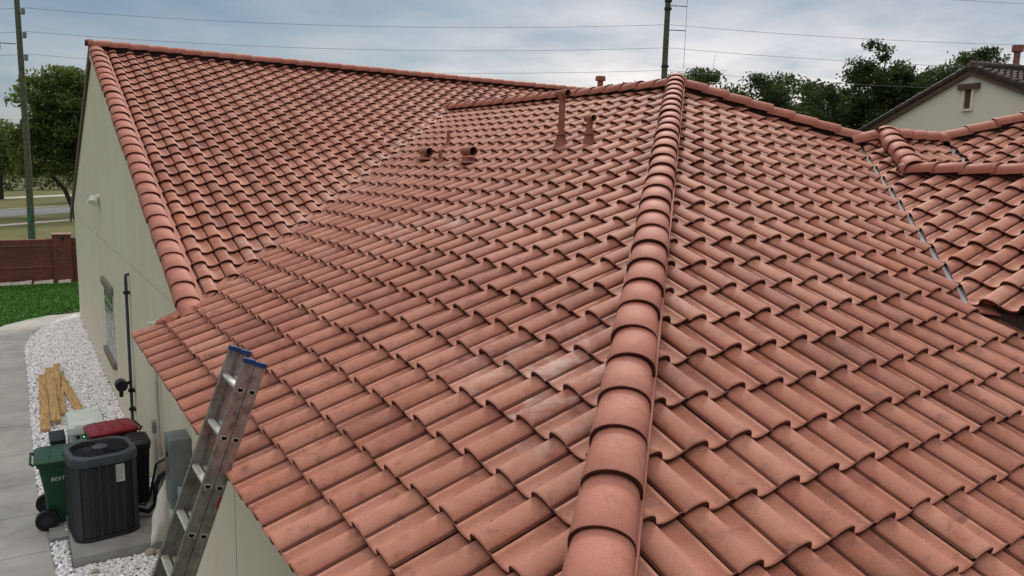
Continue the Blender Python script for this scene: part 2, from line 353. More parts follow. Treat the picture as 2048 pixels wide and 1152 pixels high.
def cap_row(name, lo, hi, n_or_exp, mtl, parent, rad=0.125, hgt=0.085, drop=0.02, side_h=(0.0, 0.0), tone=0.0, first_off=0.0, up=(0, 0, 1), th=0.018, ends=0):
    """barrel caps from the low end up to the high end; each one laps over the one above it... lower ends show"""
    lo, hi = Vector(lo), Vector(hi); t = (hi-lo).normalized(); L = (hi-lo).length
    up = Vector(up); x = t.cross(up).normalized(); z = x.cross(t).normalized()
    ex = n_or_exp; n = int(math.ceil((L-first_off)/ex)); V, Fc, rnd, edg, eff = [], [], [], [], []; nv = 0
    A = np.linspace(0, PI, 17)
    for k in range(n):
        s0 = first_off + k*ex; ln = min(ex+0.05, L - s0 + 0.05)
        if ln < 0.05: continue
        r = float(np.clip(rng.normal(0.5+tone, 0.18), 0, 0.9)); e = rng.uniform(0, 0.12)
        ju, jh, jy = rng.normal(0, .003), rng.normal(0, .0025), rng.normal(0, .008)
        def row(v, rr_, hh_, off):
            pts = []
            q = lo + t*(s0+v) + x*(ju + jy*v) + z*(0.020*(1-v/ex) + jh + off)
            for a in A: pts.append(tuple(q + x*(-rr_*math.cos(a)) + z*(hh_*math.sin(a)**0.9)))
            # short skirts below the barrel edge
            pts = [tuple(Vector(pts[0]) - z*drop)] + pts + [tuple(Vector(pts[-1]) - z*drop)]
            return pts
        m = 19
        tp = [row(0, rad-.002, hgt-.004, 0), row(0.005, rad, hgt, 0), row(ln*0.5, rad*0.965, hgt*0.97, 0), row(ln, rad*0.92, hgt*0.93, 0)]
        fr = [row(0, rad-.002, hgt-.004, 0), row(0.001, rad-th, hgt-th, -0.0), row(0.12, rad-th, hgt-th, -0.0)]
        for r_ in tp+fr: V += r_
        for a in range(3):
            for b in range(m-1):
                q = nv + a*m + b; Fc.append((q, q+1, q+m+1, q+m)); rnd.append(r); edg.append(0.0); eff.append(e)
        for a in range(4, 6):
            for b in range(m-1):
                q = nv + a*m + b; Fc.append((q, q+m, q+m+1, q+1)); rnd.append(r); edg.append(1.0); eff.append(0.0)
        nv += 7*m
    return link(name, to_mesh(name, np.array(V), Fc, rnd, edg, eff), mtl, parent)

house = empty('house', (1.43, 12, 0), 'large single storey house with olive stucco walls under terracotta tiled hip and gable roofs', 'house')
UX, UY = (1, 0, 0), (0, -1, 0)
SY = (0, CS, SN); SX = (CS, 0, SN)
# deck planes (camera-relative heights): h = height of the tile reference above the deck
RA = -0.6467 - S*10.7063 - 0.106          # z = RA + S*y   main gable, slope facing the yard
RB = -1.7936 - S*0.9754 - 0.069           # z = RB + S*x   wing slope facing left
RC = -1.4045 - S*2.2117 - 0.069           # z = RC + S*y   hip end facing the camera
KH = 0.309; KV = 6.998; XR = 8.05; YR = XR + KH
KE = 3.2
RE = RC - S*KE                             # z = RE + S*x
SPOTS += [(2.72, 3.42, 0.34, 1.2), (2.35, 3.12, 0.22, 1.1), (2.55, 3.85, 0.40, 0.8), (3.9, 7.3, 0.45, 1.1), (3.65, 8.0, 0.5, 0.9), (3.2, 8.4, 0.4, 0.8), (4.3, 6.3, 0.35, 0.6),
          (4.6, 10.7, 0.35, 1.0), (5.3, 9.6, 0.35, 0.5), (3.62, 3.70, 0.22, 0.6), (2.1, 2.9, .3, .5)]
SPOTS += [(1.9+0.7*k, 2.05+0.7*k+KV, 0.40, 0.8) for k in range(9)]
rA0 = 1.8024; yA0 = 10.7063
jb = -26
slope('roof_slope', (rA0 + 0.0, yA0, RA + S*yA0 + G), UX, SY, (-1, 50), (-9, 23),
      [[(-1, 0, -1.50), (1, -1, -KV - 0.03), (0, 1, 17.12), (1, 0, XR+0.02)], [(-1, 0, -XR-0.02), (-1, -1, -(2*XR+KV)-0.03), (0, 1, 17.12), (1, 0, 17)]], -1, TILE, house, tone=-0.02)
slope('roof_slope', (rA0, 17.14 + 8.7, 0 + RA + S*17.2 - S*8.7 + G), (-1, 0, 0), (0, -CS, SN), (-50, 2), (0, 30),
      [[(-1, 0, -1.50), (0, -1, -17.20), (1, 0, 17)]], -1, TILE, house)
# slope facing left: columns step along y; crest sits between notches
slope('roof_slope', (0.9754, 4.508 - 0.095, RB + S*0.9754 + G), (0, 1, 0), SX, (-11, 38), (0, 24),
      [[(1, 0, 1.50), (0, 1, 8.72), (1, -1, -KH)], [(-1, 0, -1.50), (-1, 1, KV - 0.02), (1, -1, -KH), (1, 0, XR-0.02)]], -1, TILE, house)
# hip end facing the camera
slope('roof_slope', (3.3724 - 0.095, 2.2117, RC + S*2.2117 + G), UX, SY, (-8, 27), (-3, 24),
      [[(-1, 1, KH), (1, 1, 2*XR+KH), (1, -1, KE - 0.018), (0, -1, -3.25)], [(-1, 1, KH), (1, 0, 7.1), (0, 1, 3.25)]], -1, TILE, house, tone=0.03)
# slope hidden beyond the wing ridge
slope('roof_slope', (10.9, 6.0, RB + S*XR - S*(10.9-XR) + G), (0, 1, 0), (-CS, 0, SN), (-2, 34), (0, 11),
      [[(-1, 0, -XR-0.02), (-1, -1, -2*XR-KH), (1, 1, 2*XR+KV), (1, 0, 10.9)]], -1, TILE, house)
# right wing: slope facing left, small hip face and the slope behind it
slope('roof_slope', (6.47, 3.2 - 0.12, RE + S*6.47 + G), (0, 1, 0), SX, (-12, 14), (0, 14),
      [[(-1, 1, -KE - 0.042), (1, 0, 8.88)], [(-1, 1, -KE - 0.042), (-1, 0, -8.88), (1, -1, 3.68), (1, 1, 16.3)]], -1, TILE, house)
GX, GY = 9.99, 6.31; RF = RE + S*GX - S*GY
slope('roof_slope', (9.30, 4.70, RF + S*4.70 + G), UX, SY, (-2, 12), (0, 7),
      [[(-1, 1, -3.68), (0, 1, GY), (1, -1, 5.06), (-1, 0, -9.0)]], -1, TILE, house)
RH = RF + S*GY - S*11.4
slope('roof_slope', (9.20, 5.0, RH + S*9.2 + G), (0, 1, 0), SX, (-18, 8), (0, 20),
      [[(-1, 1, -5.15), (1, 1, 17.75), (-1, 0, -9.1)]], -1, TILE, house)

# underlay boards below the tiles
d = MB(); TH = Vector((0, 0, -0.14)); e_ = 0.012
def P3(x, y, f): return Vector((x, y, f(x, y) + G - e_))
zA = lambda x, y: RA + S*y; zAb = lambda x, y: RA + S*17.16 - S*(y-17.16); zB = lambda x, y: RB + S*x; zC = lambda x, y: RC + S*y
zD = lambda x, y: RB + S*XR - S*(x-XR); zE = lambda x, y: RE + S*x; zF = lambda x, y: RF + S*y; zH = lambda x, y: RH + S*x
for f, pl in ((zA, [(1.46, 8.46), (XR, XR+KV), (17, 6.1), (17, 17.16), (1.46, 17.16)]), (zAb, [(1.46, 17.16), (17, 17.16), (17, 25.8), (1.46, 25.8)]),
              (zB, [(1.10, 1.41), (XR, YR), (XR, XR+KV), (1.46, 8.46), (1.46, 8.66), (1.10, 8.66)]), (zC, [(1.10, 1.41), (7.1, 1.41), (7.1, 3.9), (9.8, 6.61), (XR, YR)]),
              (zD, [(XR, YR), (10.9, YR-2.85), (10.9, 12.1), (XR, XR+KV)]), (zE, [(6.5, -1), (8.9, -1), (8.9, 5.22), (GX, GY), (9.78, 6.58), (6.5, 3.3)]),
              (lambda x, y: RE + S*GX - S*(y-GY), [(GX-.1, GY), (11.6, GY), (12.6, 7.4), (9.0, 7.4), (9.75, 6.6)]),
              (zF, [(8.9, 5.22), (9.0, 3.9), (11.4, GY), (GX, GY)]), (zH, [(9.0, 3.9), (9.0, -1), (14.5, -1), (14.5, 3.25), (11.4, GY)])):
    d.prism([P3(x, y, f) for x, y in pl], TH)
d.build('roof_deck', DECK, house)
# grit, leaf crumbs and mortar chips lying in the tile channels
db = MB(); rgd = random.Random(3)
for k in range(170):
    if rgd.random() < .5:
        x = rgd.uniform(1.2, 6.5); y = rgd.uniform(max(x+.45, 2.0), min(x+6.5, 8.5)); z = zB(x, 0)
    else:
        y = rgd.uniform(1.5, 6.5); x = rgd.uniform(y+.0, y+3.0); z = zC(0, y)
    r_ = rgd.uniform(.003, .009); a = rgd.uniform(0, PI)
    db.prism([W(x+r_*math.cos(a+q), y+r_*.6*math.sin(a+q*1.1), z+.030) for q in (0, 1.3, 2.6, 4.1)], (0, 0, .006))
o = db.build('roof_debris', mat('leaf_crumbs', (.05, .035, .025), .9, var=.5, scale=3), house); o['kind'] = 'stuff'
# valley metal
v = MB()
def strip(m, p, q, wd, k, rise=0.02):
    p, q = Vector(p), Vector(q); t = (q-p); t.z = 0; t.normalize(); n = Vector((-t.y, t.x, 0))
    m.prism([p+n*wd+Vector((0, 0, k+rise)), p+Vector((0, 0, k)), q+Vector((0, 0, k)), q+n*wd+Vector((0, 0, k+rise))], (0, 0, -0.004))
    m.prism([p-n*wd+Vector((0, 0, k+rise)), p+Vector((0, 0, k)), q+Vector((0, 0, k)), q-n*wd+Vector((0, 0, k+rise))], (0, 0, -0.004))
strip(v, W(6.43, 3.23, zE(6.43, 0)), W(9.78, 6.58, zE(9.78, 0)), 0.085, 0.044, 0.01)
strip(v, W(9.1, 4.0, zH(9.1, 0)), W(11.4, 6.3, zH(11.4, 0)), 0.08, 0.035, 0.01)
v.build('valley_flashing', LEAD, house)
v = MB(); strip(v, W(1.5, 8.5, zB(1.5, 0)), W(XR, XR+KV, zB(XR, 0)), 0.12, 0.03, 0.04); v.build('valley_flashing', TILE, house)

# ridge and hip caps (heights: deck + body of tile)
CH = 0.118
zr = RB + S*XR
XH0 = 1.739 - 0.2117*4
hip0 = W(XH0, XH0+KH, zB(XH0, 0)+CH+0.055); hip1 = W(XR-0.05, YR-0.05, zr+CH+0.055)
HEX = 0.2117*math.sqrt(2+S*S)
cap_row('hip_caps', hip0, hip1, HEX, CAP, house, rad=0.127, hgt=0.098, drop=0.055)
cap_row('hip_caps', W(XR+1.78, YR-1.78, zB(XR, 0)-S*1.78+CH+0.02), W(XR+0.02, YR-0.02, zr+CH+0.02), 0.313, CAP, house, rad=0.12, hgt=0.09, drop=0.03, tone=-0.1)
cap_row('ridge_caps', W(XR, YR-0.05, zr+CH+0.0), W(XR, XR+KV+0.12, zr+CH+0.0), 0.375, CAP, house, rad=0.125, hgt=0.09, drop=0.03)
zra = RA + S*17.16
RAKEX = 1.515
cap_row('ridge_caps', W(17, 17.16, zra+0.134), W(1.44, 17.16, zra+0.134), 0.325, CAP, house, rad=0.125, hgt=0.09, drop=0.03, first_off=0.26)
cap_row('rake_caps', W(RAKEX, 8.40, zA(0, 8.40)+0.071), W(RAKEX, 17.16, zra+0.071), TC, CAP, house, rad=0.128, hgt=0.085, drop=0.05)
cap_row('rake_caps', W(RAKEX, 25.9, zAb(0, 25.9)+0.06), W(RAKEX, 17.2, zra+0.06), TC, CAP, house, rad=0.120, hgt=0.085, drop=0.05)
zl = zE(8.9, 0)
cap_row('ridge_caps', W(8.9, -1, zl+CH-0.02), W(8.9, 5.30, zl+CH-0.02), 0.33, CAP, house, rad=0.12, hgt=0.085, drop=0.03, tone=-0.15)
cap_row('hip_caps', W(8.86, 5.18, zE(8.86, 0)+CH+0.005), W(GX, GY, zE(GX, 0)+CH+0.02), 0.32, CAP, house, rad=0.125, hgt=0.09, drop=0.05, tone=-0.15)
cap_row('ridge_caps', W(11.5, GY, zE(GX, 0)+CH), W(GX-0.08, GY, zE(GX, 0)+CH), 0.34, CAP, house, rad=0.12, hgt=0.085, drop=0.04)
cap_row('hip_caps', W(9.70, 6.62, zE(9.72, 0)+CH), W(GX-0.02, GY+0.06, zE(GX, 0)+CH), 0.42, CAP, house, rad=0.12, hgt=0.085, drop=0.04, tone=0.2)
cap_row('hip_caps', W(11.38, GY+0.04, zE(GX, 0)+CH), W(14.6, GY-3.2, zH(14.6, 0)+CH), 0.36, CAP, house, rad=0.12, hgt=0.085, drop=0.03)
m = MB(); m.bar(hip0 - Vector((0, 0, .055)), hip1 - Vector((0, 0, .055)), 0.262, 0.075)
m.build('mortar_bed', CAP, house)
m = MB(); m.prism([W(1.60, 8.45, zA(0, 8.45)+.080), W(1.685, 8.45, zA(0, 8.45)+.068), W(1.685, 17.1, zra+.044), W(1.60, 17.1, zra+.056)], (0, 0, -.02))
m.build('rake_flange', CAP, house)
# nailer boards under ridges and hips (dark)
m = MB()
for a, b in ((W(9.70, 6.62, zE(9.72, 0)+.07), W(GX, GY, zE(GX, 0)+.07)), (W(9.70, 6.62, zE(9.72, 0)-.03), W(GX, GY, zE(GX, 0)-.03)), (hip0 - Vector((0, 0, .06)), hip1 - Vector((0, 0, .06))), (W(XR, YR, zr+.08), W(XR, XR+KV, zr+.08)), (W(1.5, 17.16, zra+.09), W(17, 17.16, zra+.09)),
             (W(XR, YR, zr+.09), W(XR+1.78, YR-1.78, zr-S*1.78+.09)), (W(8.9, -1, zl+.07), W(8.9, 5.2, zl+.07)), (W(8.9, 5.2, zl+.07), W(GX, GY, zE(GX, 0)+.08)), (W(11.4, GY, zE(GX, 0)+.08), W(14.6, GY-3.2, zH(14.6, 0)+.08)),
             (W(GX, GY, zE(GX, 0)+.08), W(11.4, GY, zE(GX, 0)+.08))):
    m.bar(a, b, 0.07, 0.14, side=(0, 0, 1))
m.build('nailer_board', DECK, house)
m = MB()       # barge boards below the two rakes
m.prism([W(1.400, 8.40, zA(0, 8.40)+0.06), W(1.400, 17.16, zra+0.06), W(1.400, 17.16, zra-0.10), W(1.400, 8.40, zA(0, 8.40)-0.10)], (0.06, 0, 0))
m.build('barge_board', STUCCO, house)
m = MB()
m.prism([W(1.385, 17.16, zra+0.04), W(1.385, 25.9, zAb(0, 25.9)+0.04), W(1.385, 25.9, zAb(0, 25.9)-0.16), W(1.385, 17.16, zra-0.16)], (0.045, 0, 0))
m.build('barge_board', BROWN, house)
# mortar bedding where the wing's slope dies under the gable's last cap
m = MB()
for (x_, y_, sx, sy, sz) in ((1.28, 8.62, .11, .08, .035), (1.40, 8.58, .10, .09, .045), (1.50, 8.50, .09, .07, .05), (1.33, 8.50, .07, .05, .03), (1.56, 8.43, .06, .06, .05)):
    g = bmesh.ops.create_icosphere(m.bm, subdivisions=3, radius=1.0)
    for v_ in g['verts']:
        q_ = v_.co; n_q = 1+.22*math.sin(7*q_.x+3*y_*9)*math.cos(6*q_.y+x_*11)
        v_.co = W(x_+q_.x*sx*n_q, y_+q_.y*sy*n_q, zB(x_+q_.x*sx, 0)+.085+q_.z*sz*n_q)
m.build('mortar_patch', CAP, house)

# walls
WX = 1.43
def wall_box(m, x0, x1, y0, y1, z1, z0=-4.6): m.box(W(x0, y0, z0), W(x1, y1, z1))
m = MB()
m.prism([W(WX, 1.75, -4.6), W(WX, 24.6, -4.6), W(WX, 24.6, zAb(0, 24.6)-.14), W(WX, 17.16, zra-.14), W(WX, 8.5, zA(0, 8.5)-.14), W(WX, 8.4, -1.93), W(WX, 1.75, -1.93)], (0.25, 0, 0))
wall_box(m, WX+.25, 16.5, 24.35, 24.6, zAb(0, 24.6)-.14)
wall_box(m, WX+.25, 6.8, 1.75, 2.0, -1.93)
wall_box(m, 6.95, 7.2, -1.0, 3.05, -1.05)
m.build('wall', STUCCO, house)
m = MB()
m.box(W(WX-.004, 8.5, -1.572), W(WX+.01, 24.6, -1.556))
m.build('wall_joint', mat('joint_bead', (0.52, 0.50, 0.38), 0.8), house)
m = MB()
for y in (6.45,): m.box(W(WX-.002, y-.004, -4.45), W(WX+.01, y+.004, -1.93))
m.build('wall_joint', mat('joint_dark', (0.24, 0.22, 0.16), 0.9), house)  # vertical wall seam as a thin darker strip
m = MB()       # soffit and fascia below the eaves
m.box(W(1.13, 1.45, -2.02), W(WX, 8.62, -1.99)); m.box(W(1.10, 1.42, -2.04), W(1.13, 8.64, -1.90)); m.box(W(1.13, 1.42, -2.04), W(7.0, 1.45, -1.90))
m.build('fascia', STUCCO, house)
m = MB()       # right wing's eave: patterned bird stops above a dark fascia
m.box(W(6.53, -1, -1.28), W(6.57, 3.28, -1.06)); m.box(W(6.57, -1, -1.26), W(7.2, 3.28, -1.23))
m.build('fascia', mat('dark_fascia', (0.020, 0.018, 0.016), 0.8), house)
for k in range(14):
    m = MB(); yc = 3.2-0.12-0.3*k
    ring = []
    for a in np.linspace(0, PI, 11): ring.append(W(6.508, yc-0.078*math.cos(a), zE(6.508, 0)+0.035+0.062*math.sin(a)))
    m.prism(ring, (0.02, 0, 0))
    for q in range(5):
        a = PI*(q+1)/6; m.bar(W(6.500, yc, zE(6.5, 0)+0.045), W(6.500, yc-0.06*math.cos(a), zE(6.5, 0)+0.045+0.045*math.sin(a)), .010, .008, side=(1, 0, 0))
    m.build('bird_stop', CAP, house)
m = MB()       # bent lead kick-out at the foot of the valley
m.prism([W(6.40, 3.10, -1.03), W(6.62, 2.86, -1.06), W(6.72, 2.94, -1.00), W(6.5, 3.2, -.98)], (0, 0, -.012))
m.build('lead_flashing', CAP, house)

# roof vents (all plumbing points and hoods are fixed to the roof)
def ztB(x, y): return zB(x, y)
def tee_vent(x, y, ztop, r, hl, hr, collar):
    f = MB(); z0 = zB(x, 0)
    f.tube([W(x, y, z0), W(x, y, ztop)], r, 14); o = f.build('vent_pipe', VENT, house)
    f = MB(); f.tube([W(x, y, z0+0.02), W(x, y, z0+0.14), W(x, y, z0+0.24)], [r*2.4, r*1.55, r*1.25], 14); f.build('flashing_boot', VENT, o)
    f = MB(); f.tube([W(x, y, collar), W(x, y, collar+0.012)], [r*2.0, r*1.9], 18); f.build('storm_collar', VENT, o)
    f = MB(); f.tube([W(x, y+hl, ztop), W(x, y-hl, ztop)], hr, 16, cap=False); f.tube([W(x, y+hl*.98, ztop), W(x, y-hl*.9, ztop)], hr*0.86, 16, cap=False)
    f.tube([W(x, y, ztop-hr*1.6), W(x, y, ztop)], r*1.15, 14)
    f.build('tee_head', VENT, o)
    f = MB(); f.tube([W(x, y+hl*.9, ztop), W(x, y-hl*.55, ztop)], hr*0.85, 16); f.build('vent_opening', HOLE_SHADE, o)
tee_vent(5.93, 8.16, 0.94, 0.042, 0.120, 0.044, 0.43)
tee_vent(6.03, 7.71, 0.625, 0.038, 0.080, 0.040, 0.43)
def hood(x, y, top):
    z0 = zB(x, 0)
    f = MB(); f.loft([rrect(x, y, .085, .085, .02, z0+G+.02), rrect(x, y, .07, .06, .02, z0+G+.16)]); o = f.build('exhaust_hood', VENT, house)
    f = MB(); f.loft([rrect(x+.02, y, .17, .15, .02, z0+G+.075), rrect(x+.02, y, .15, .13, .02, z0+G+.10)]); f.build('flashing_boot', VENT, o)
    f = MB(); f.tube([W(x, y+.13, top-.055), W(x, y-.14, top-.055)], .062, 18, cap=False); f.tube([W(x, y+.13, top-.055), W(x, y-.14, top-.055)], .055, 18, cap=False)
    f.tube([W(x, y+.128, top-.055), W(x, y+.13, top-.055)], .061, 18)
    f.build('hood_barrel', VENT, o)
    f = MB(); f.tube([W(x, y+.12, top-.055), W(x, y-.08, top-.055)], .054, 18); f.build('vent_opening', HOLE_SHADE, o)
hood(5.36, 9.53, 0.265); hood(5.46, 11.06, 0.265)
for x, y, zt in ((5.38, 10.42, 0.22), (6.07, 11.47, 0.56)):
    f = MB(); f.tube([W(x, y, zB(x, 0)), W(x, y, zt)], 0.030, 12); o = f.build('vent_pipe', VENT, house)
    f = MB(); f.tube([W(x, y, zB(x, 0)+.03), W(x, y, zB(x, 0)+.13)], [.075, .04], 12); f.build('flashing_boot', VENT, o)
f = MB(); fx, fy = 10.40, 13.0
f.tube([W(fx, fy, 0.3), W(fx, fy, 1.86)], 0.060, 16); o = f.build('flue_pipe', VENT, house)
f = MB(); f.tube([W(fx, fy, 1.82), W(fx, fy, 1.89)], [0.105, 0.105], 18); f.tube([W(fx, fy, 1.89), W(fx, fy, 1.91)], [0.10, 0.095], 18); f.build('flue_cap', VENT, o)

# wall fittings
m = MB(); m.tube([W(1.38, 12.95, -4.45), W(1.38, 12.95, -1.80), W(1.385, 12.95, -1.75), W(1.43, 12.95, -1.74)], 0.023, 10); pipe = m.build('gas_pipe', mat('black_pipe', (0.055, 0.065, 0.075), 0.55), house)
for z in (-2.02, -3.55, -3.85):
    m = MB(); m.tube([W(1.38, 12.95, z-.02), W(1.38, 12.95, z+.02)], 0.045, 10); m.box(W(1.38, 12.87, z-.015), W(1.43, 13.03, z+.015)); m.build('pipe_clamp', BLACKP, pipe)
m = MB(); m.tube([W(1.38, 12.95, -3.42), W(1.20, 12.82, -3.42)], 0.028, 10); m.tube([W(1.235, 12.75, -3.42), W(1.235, 12.93, -3.42)], 0.085, 14); m.tube([W(1.23, 12.83, -3.50), W(1.23, 12.83, -3.60)], 0.03, 10)
m.build('regulator_valve', BLACKP, pipe)
m = MB(); m.tube([W(1.385, 10.30, -4.4), W(1.385, 10.30, -2.40), W(1.43, 10.30, -2.2)], 0.022, 8); m.box(W(1.365, 10.26, -3.98), W(1.43, 10.34, -3.75)); m.build('conduit', mat('painted_conduit', (0.50, 0.50, 0.43), 0.6), house)
m = MB(); m.box(W(1.36, 10.60, -3.52), W(1.43, 10.72, -3.37), bev=.006); m.build('outlet_box', mat('outlet_cover', (0.24, 0.24, 0.18), 0.6), house)
m = MB(); m.box(W(1.215, 8.32, -3.62), W(1.43, 8.66, -2.87), bev=.006); pn = m.build('electrical_panel', GREYM, house)
m = MB(); m.box(W(1.209, 8.36, -3.30), W(1.216, 8.62, -2.96), bev=.002); m.build('panel_door', mat('panel_door_grey', (0.14, 0.16, 0.165), 0.5, .2), pn)
m = MB(); m.box(W(1.2055, 8.42, -3.22), W(1.209, 8.50, -3.14)); m.build('warning_label', mat('label_red', (0.42, 0.07, 0.05), 0.6), pn)
m = MB(); m.box(W(1.198, 8.40, -3.06), W(1.209, 8.46, -3.02)); m.build('panel_latch', BLACKP, pn)
m = MB(); m.box(W(1.27, 8.10, -3.66), W(1.43, 8.30, -3.36), bev=.006); m.build('disconnect_box', mat('pale_grey_box', (0.36, 0.44, 0.46), 0.5, 0.1), house)
m = MB(); m.tube([W(1.43, 8.52, -3.76), W(1.24, 8.52, -3.76)], [0.095, 0.085], 18); m.tube([W(1.24, 8.52, -3.76), W(1.22, 8.52, -3.76)], [.07, .06], 18); m.build('electric_meter', mat('beige_plastic', (0.46, 0.44, 0.31), 0.5), house)
m = MB(); m.tube([W(1.36, 8.48, -3.85), W(1.36, 8.48, -4.45)], 0.035, 10); m.build('conduit', DARKG, house)
# window
WY0, WY1, WZ0, WZ1 = 15.45, 16.95, -3.66, -2.46
m = MB(); m.box(W(WX-.012, WY0-.03, WZ0-.02), W(WX+.02, WY1+.03, WZ1+.02)); win = m.build('window', mat('window_vinyl', (0.55, 0.55, 0.50), 0.5), house)
m = MB(); m.box(W(WX-.016, WY0+.03, WZ0+.03), W(WX-.008, WY1-.03, (WZ0+WZ1)/2+.08)); m.build('blind', mat('white_blind', (0.62, 0.63, 0.62), 0.6), win)
m = MB(); m.box(W(WX-.016, WY0+.03, (WZ0+WZ1)/2+.10), W(WX-.008, WY1-.03, WZ1-.03)); gp = m.build('pane', mat('green_pane', (0.060, 0.145, 0.045), 0.15, spec=.6), win)  # upper pane coloured green all over
m = MB()
for k in range(1, 4): m.box(W(WX-.024, WY0+(WY1-WY0)*k/4-.012, WZ0), W(WX-.016, WY0+(WY1-WY0)*k/4+.012, WZ1))
for k in range(1, 6): m.box(W(WX-.026, WY0, WZ0+(WZ1-WZ0)*k/6-.012), W(WX-.0165, WY1, WZ0+(WZ1-WZ0)*k/6+.012))
m.build('window_grille', mat('grille_grey', (0.42, 0.42, 0.38), 0.6), win)
m = MB(); m.box(W(WX-.06, WY0-.10, WZ1+.02), W(WX, WY1+.10, WZ1+.16), bev=.005); m.build('window_lintel', mat('taupe_trim', (0.21, 0.19, 0.155), 0.7), win)
m = MB(); m.box(W(WX-.07, WY0-.10, WZ0-.14), W(WX, WY1+.10, WZ0-.02), bev=.005); m.build('window_sill', mat('taupe_sill', (0.21, 0.19, 0.155), 0.7), win)
# twin flood light on the gable
m = MB(); m.tube([W(WX, 17.1, -.78), W(WX-.05, 17.1, -.78)], 0.07, 16); fl = m.build('floodlight', WHITE, house)
for s_ in (-1, 1):
    m = MB(); m.tube([W(WX-.05, 17.1+.05*s_, -.78), W(WX-.09, 17.1+.12*s_, -.80), W(WX-.12, 17.1+.17*s_, -.87)], [.04, .07, .085], 12); m.build('lamp_head', WHITE, fl)
m = MB(); m.tube([W(WX-.05, 17.1, -.88), W(WX-.09, 17.1, -.93)], .04, 10); m.build('motion_sensor', WHITE, fl)
m = MB(); m.tube([W(1.37, 10.5, -2.05), W(1.43, 10.5, -2.05)], .028, 10); m.tube([W(1.36, 10.5, -2.03), W(1.365, 10.5, -2.12)], .022, 8); m.build('camera_fitting', WHITE, house)

# ------------------------------------------------------------------ ground
def sheet(name, pts, z, m_, label=None, sub=0):
    b = MB(); b.poly([W(x, y, z) for x, y in pts]); o = b.build(name, m_); o['kind'] = 'structure'; return o
sheet('ground', [(-900, -900), (900, -900), (900, 1500), (-900, 1500)], -4.47, DRY)
sheet('lawn', [(-14, 8), (14, 8), (14, 31.7), (-14, 31.7)], -4.462, LAWN)
# curved concrete path: built as slabs with joints
def inner(y):   # x of the gravel side
    return 0.04 + max(0, (y-21.0))**2*0.055 if y > 21 else 0.04 + max(0, 12-y)*0.04
m = MB(); cent = []
ys = [6.1, 7.4, 8.6, 9.8, 10.95, 12.05, 13.35, 14.85, 16.35, 17.75, 19.15, 20.89]
for a, b in zip(ys, ys[1:]):
    m.prism([W(-1.25, a+.006, -4.45), W(inner(a), a+.006, -4.45), W(inner(b), b-.006, -4.45), W(-1.25, b-.006, -4.45)], (0, 0, -.12))
arc = []
for k in range(9):
    a = math.radians(180 - 11.25*k)
    ci = (2.0, 20.9); ri, ro = 1.96, 3.25
    arc.append(((ci[0]+ri*math.cos(a)*1.0, ci[1]+math.sin(a)*(ri+2.2)), (ci[0]+ro*math.cos(a), ci[1]+math.sin(a)*(ro+1.4))))
for k in range(8):
    (i0, o0), (i1, o1) = arc[k], arc[k+1]
    def lerp(p, q, t_): return (p[0]+(q[0]-p[0])*t_, p[1]+(q[1]-p[1])*t_)
    m.prism([W(*lerp(i0, i1, .01), -4.45), W(*lerp(o0, o1, .01), -4.45), W(*lerp(o0, o1, .99), -4.45), W(*lerp(i0, i1, .99), -4.45)], (0, 0, -.12))
pth = m.build('path', CONC); pth['kind'] = 'structure'
sheet('gravel_bed', [(-0.3, 6), (1.43, 6), (1.43, 25.0), (1.0, 24.9), (.55, 24.2), (.2, 23), (0.02, 21), (0.02, 16)], -4.459, mat('gravel_base', (0.30, 0.30, 0.29), 0.9, var=.3, scale=40))
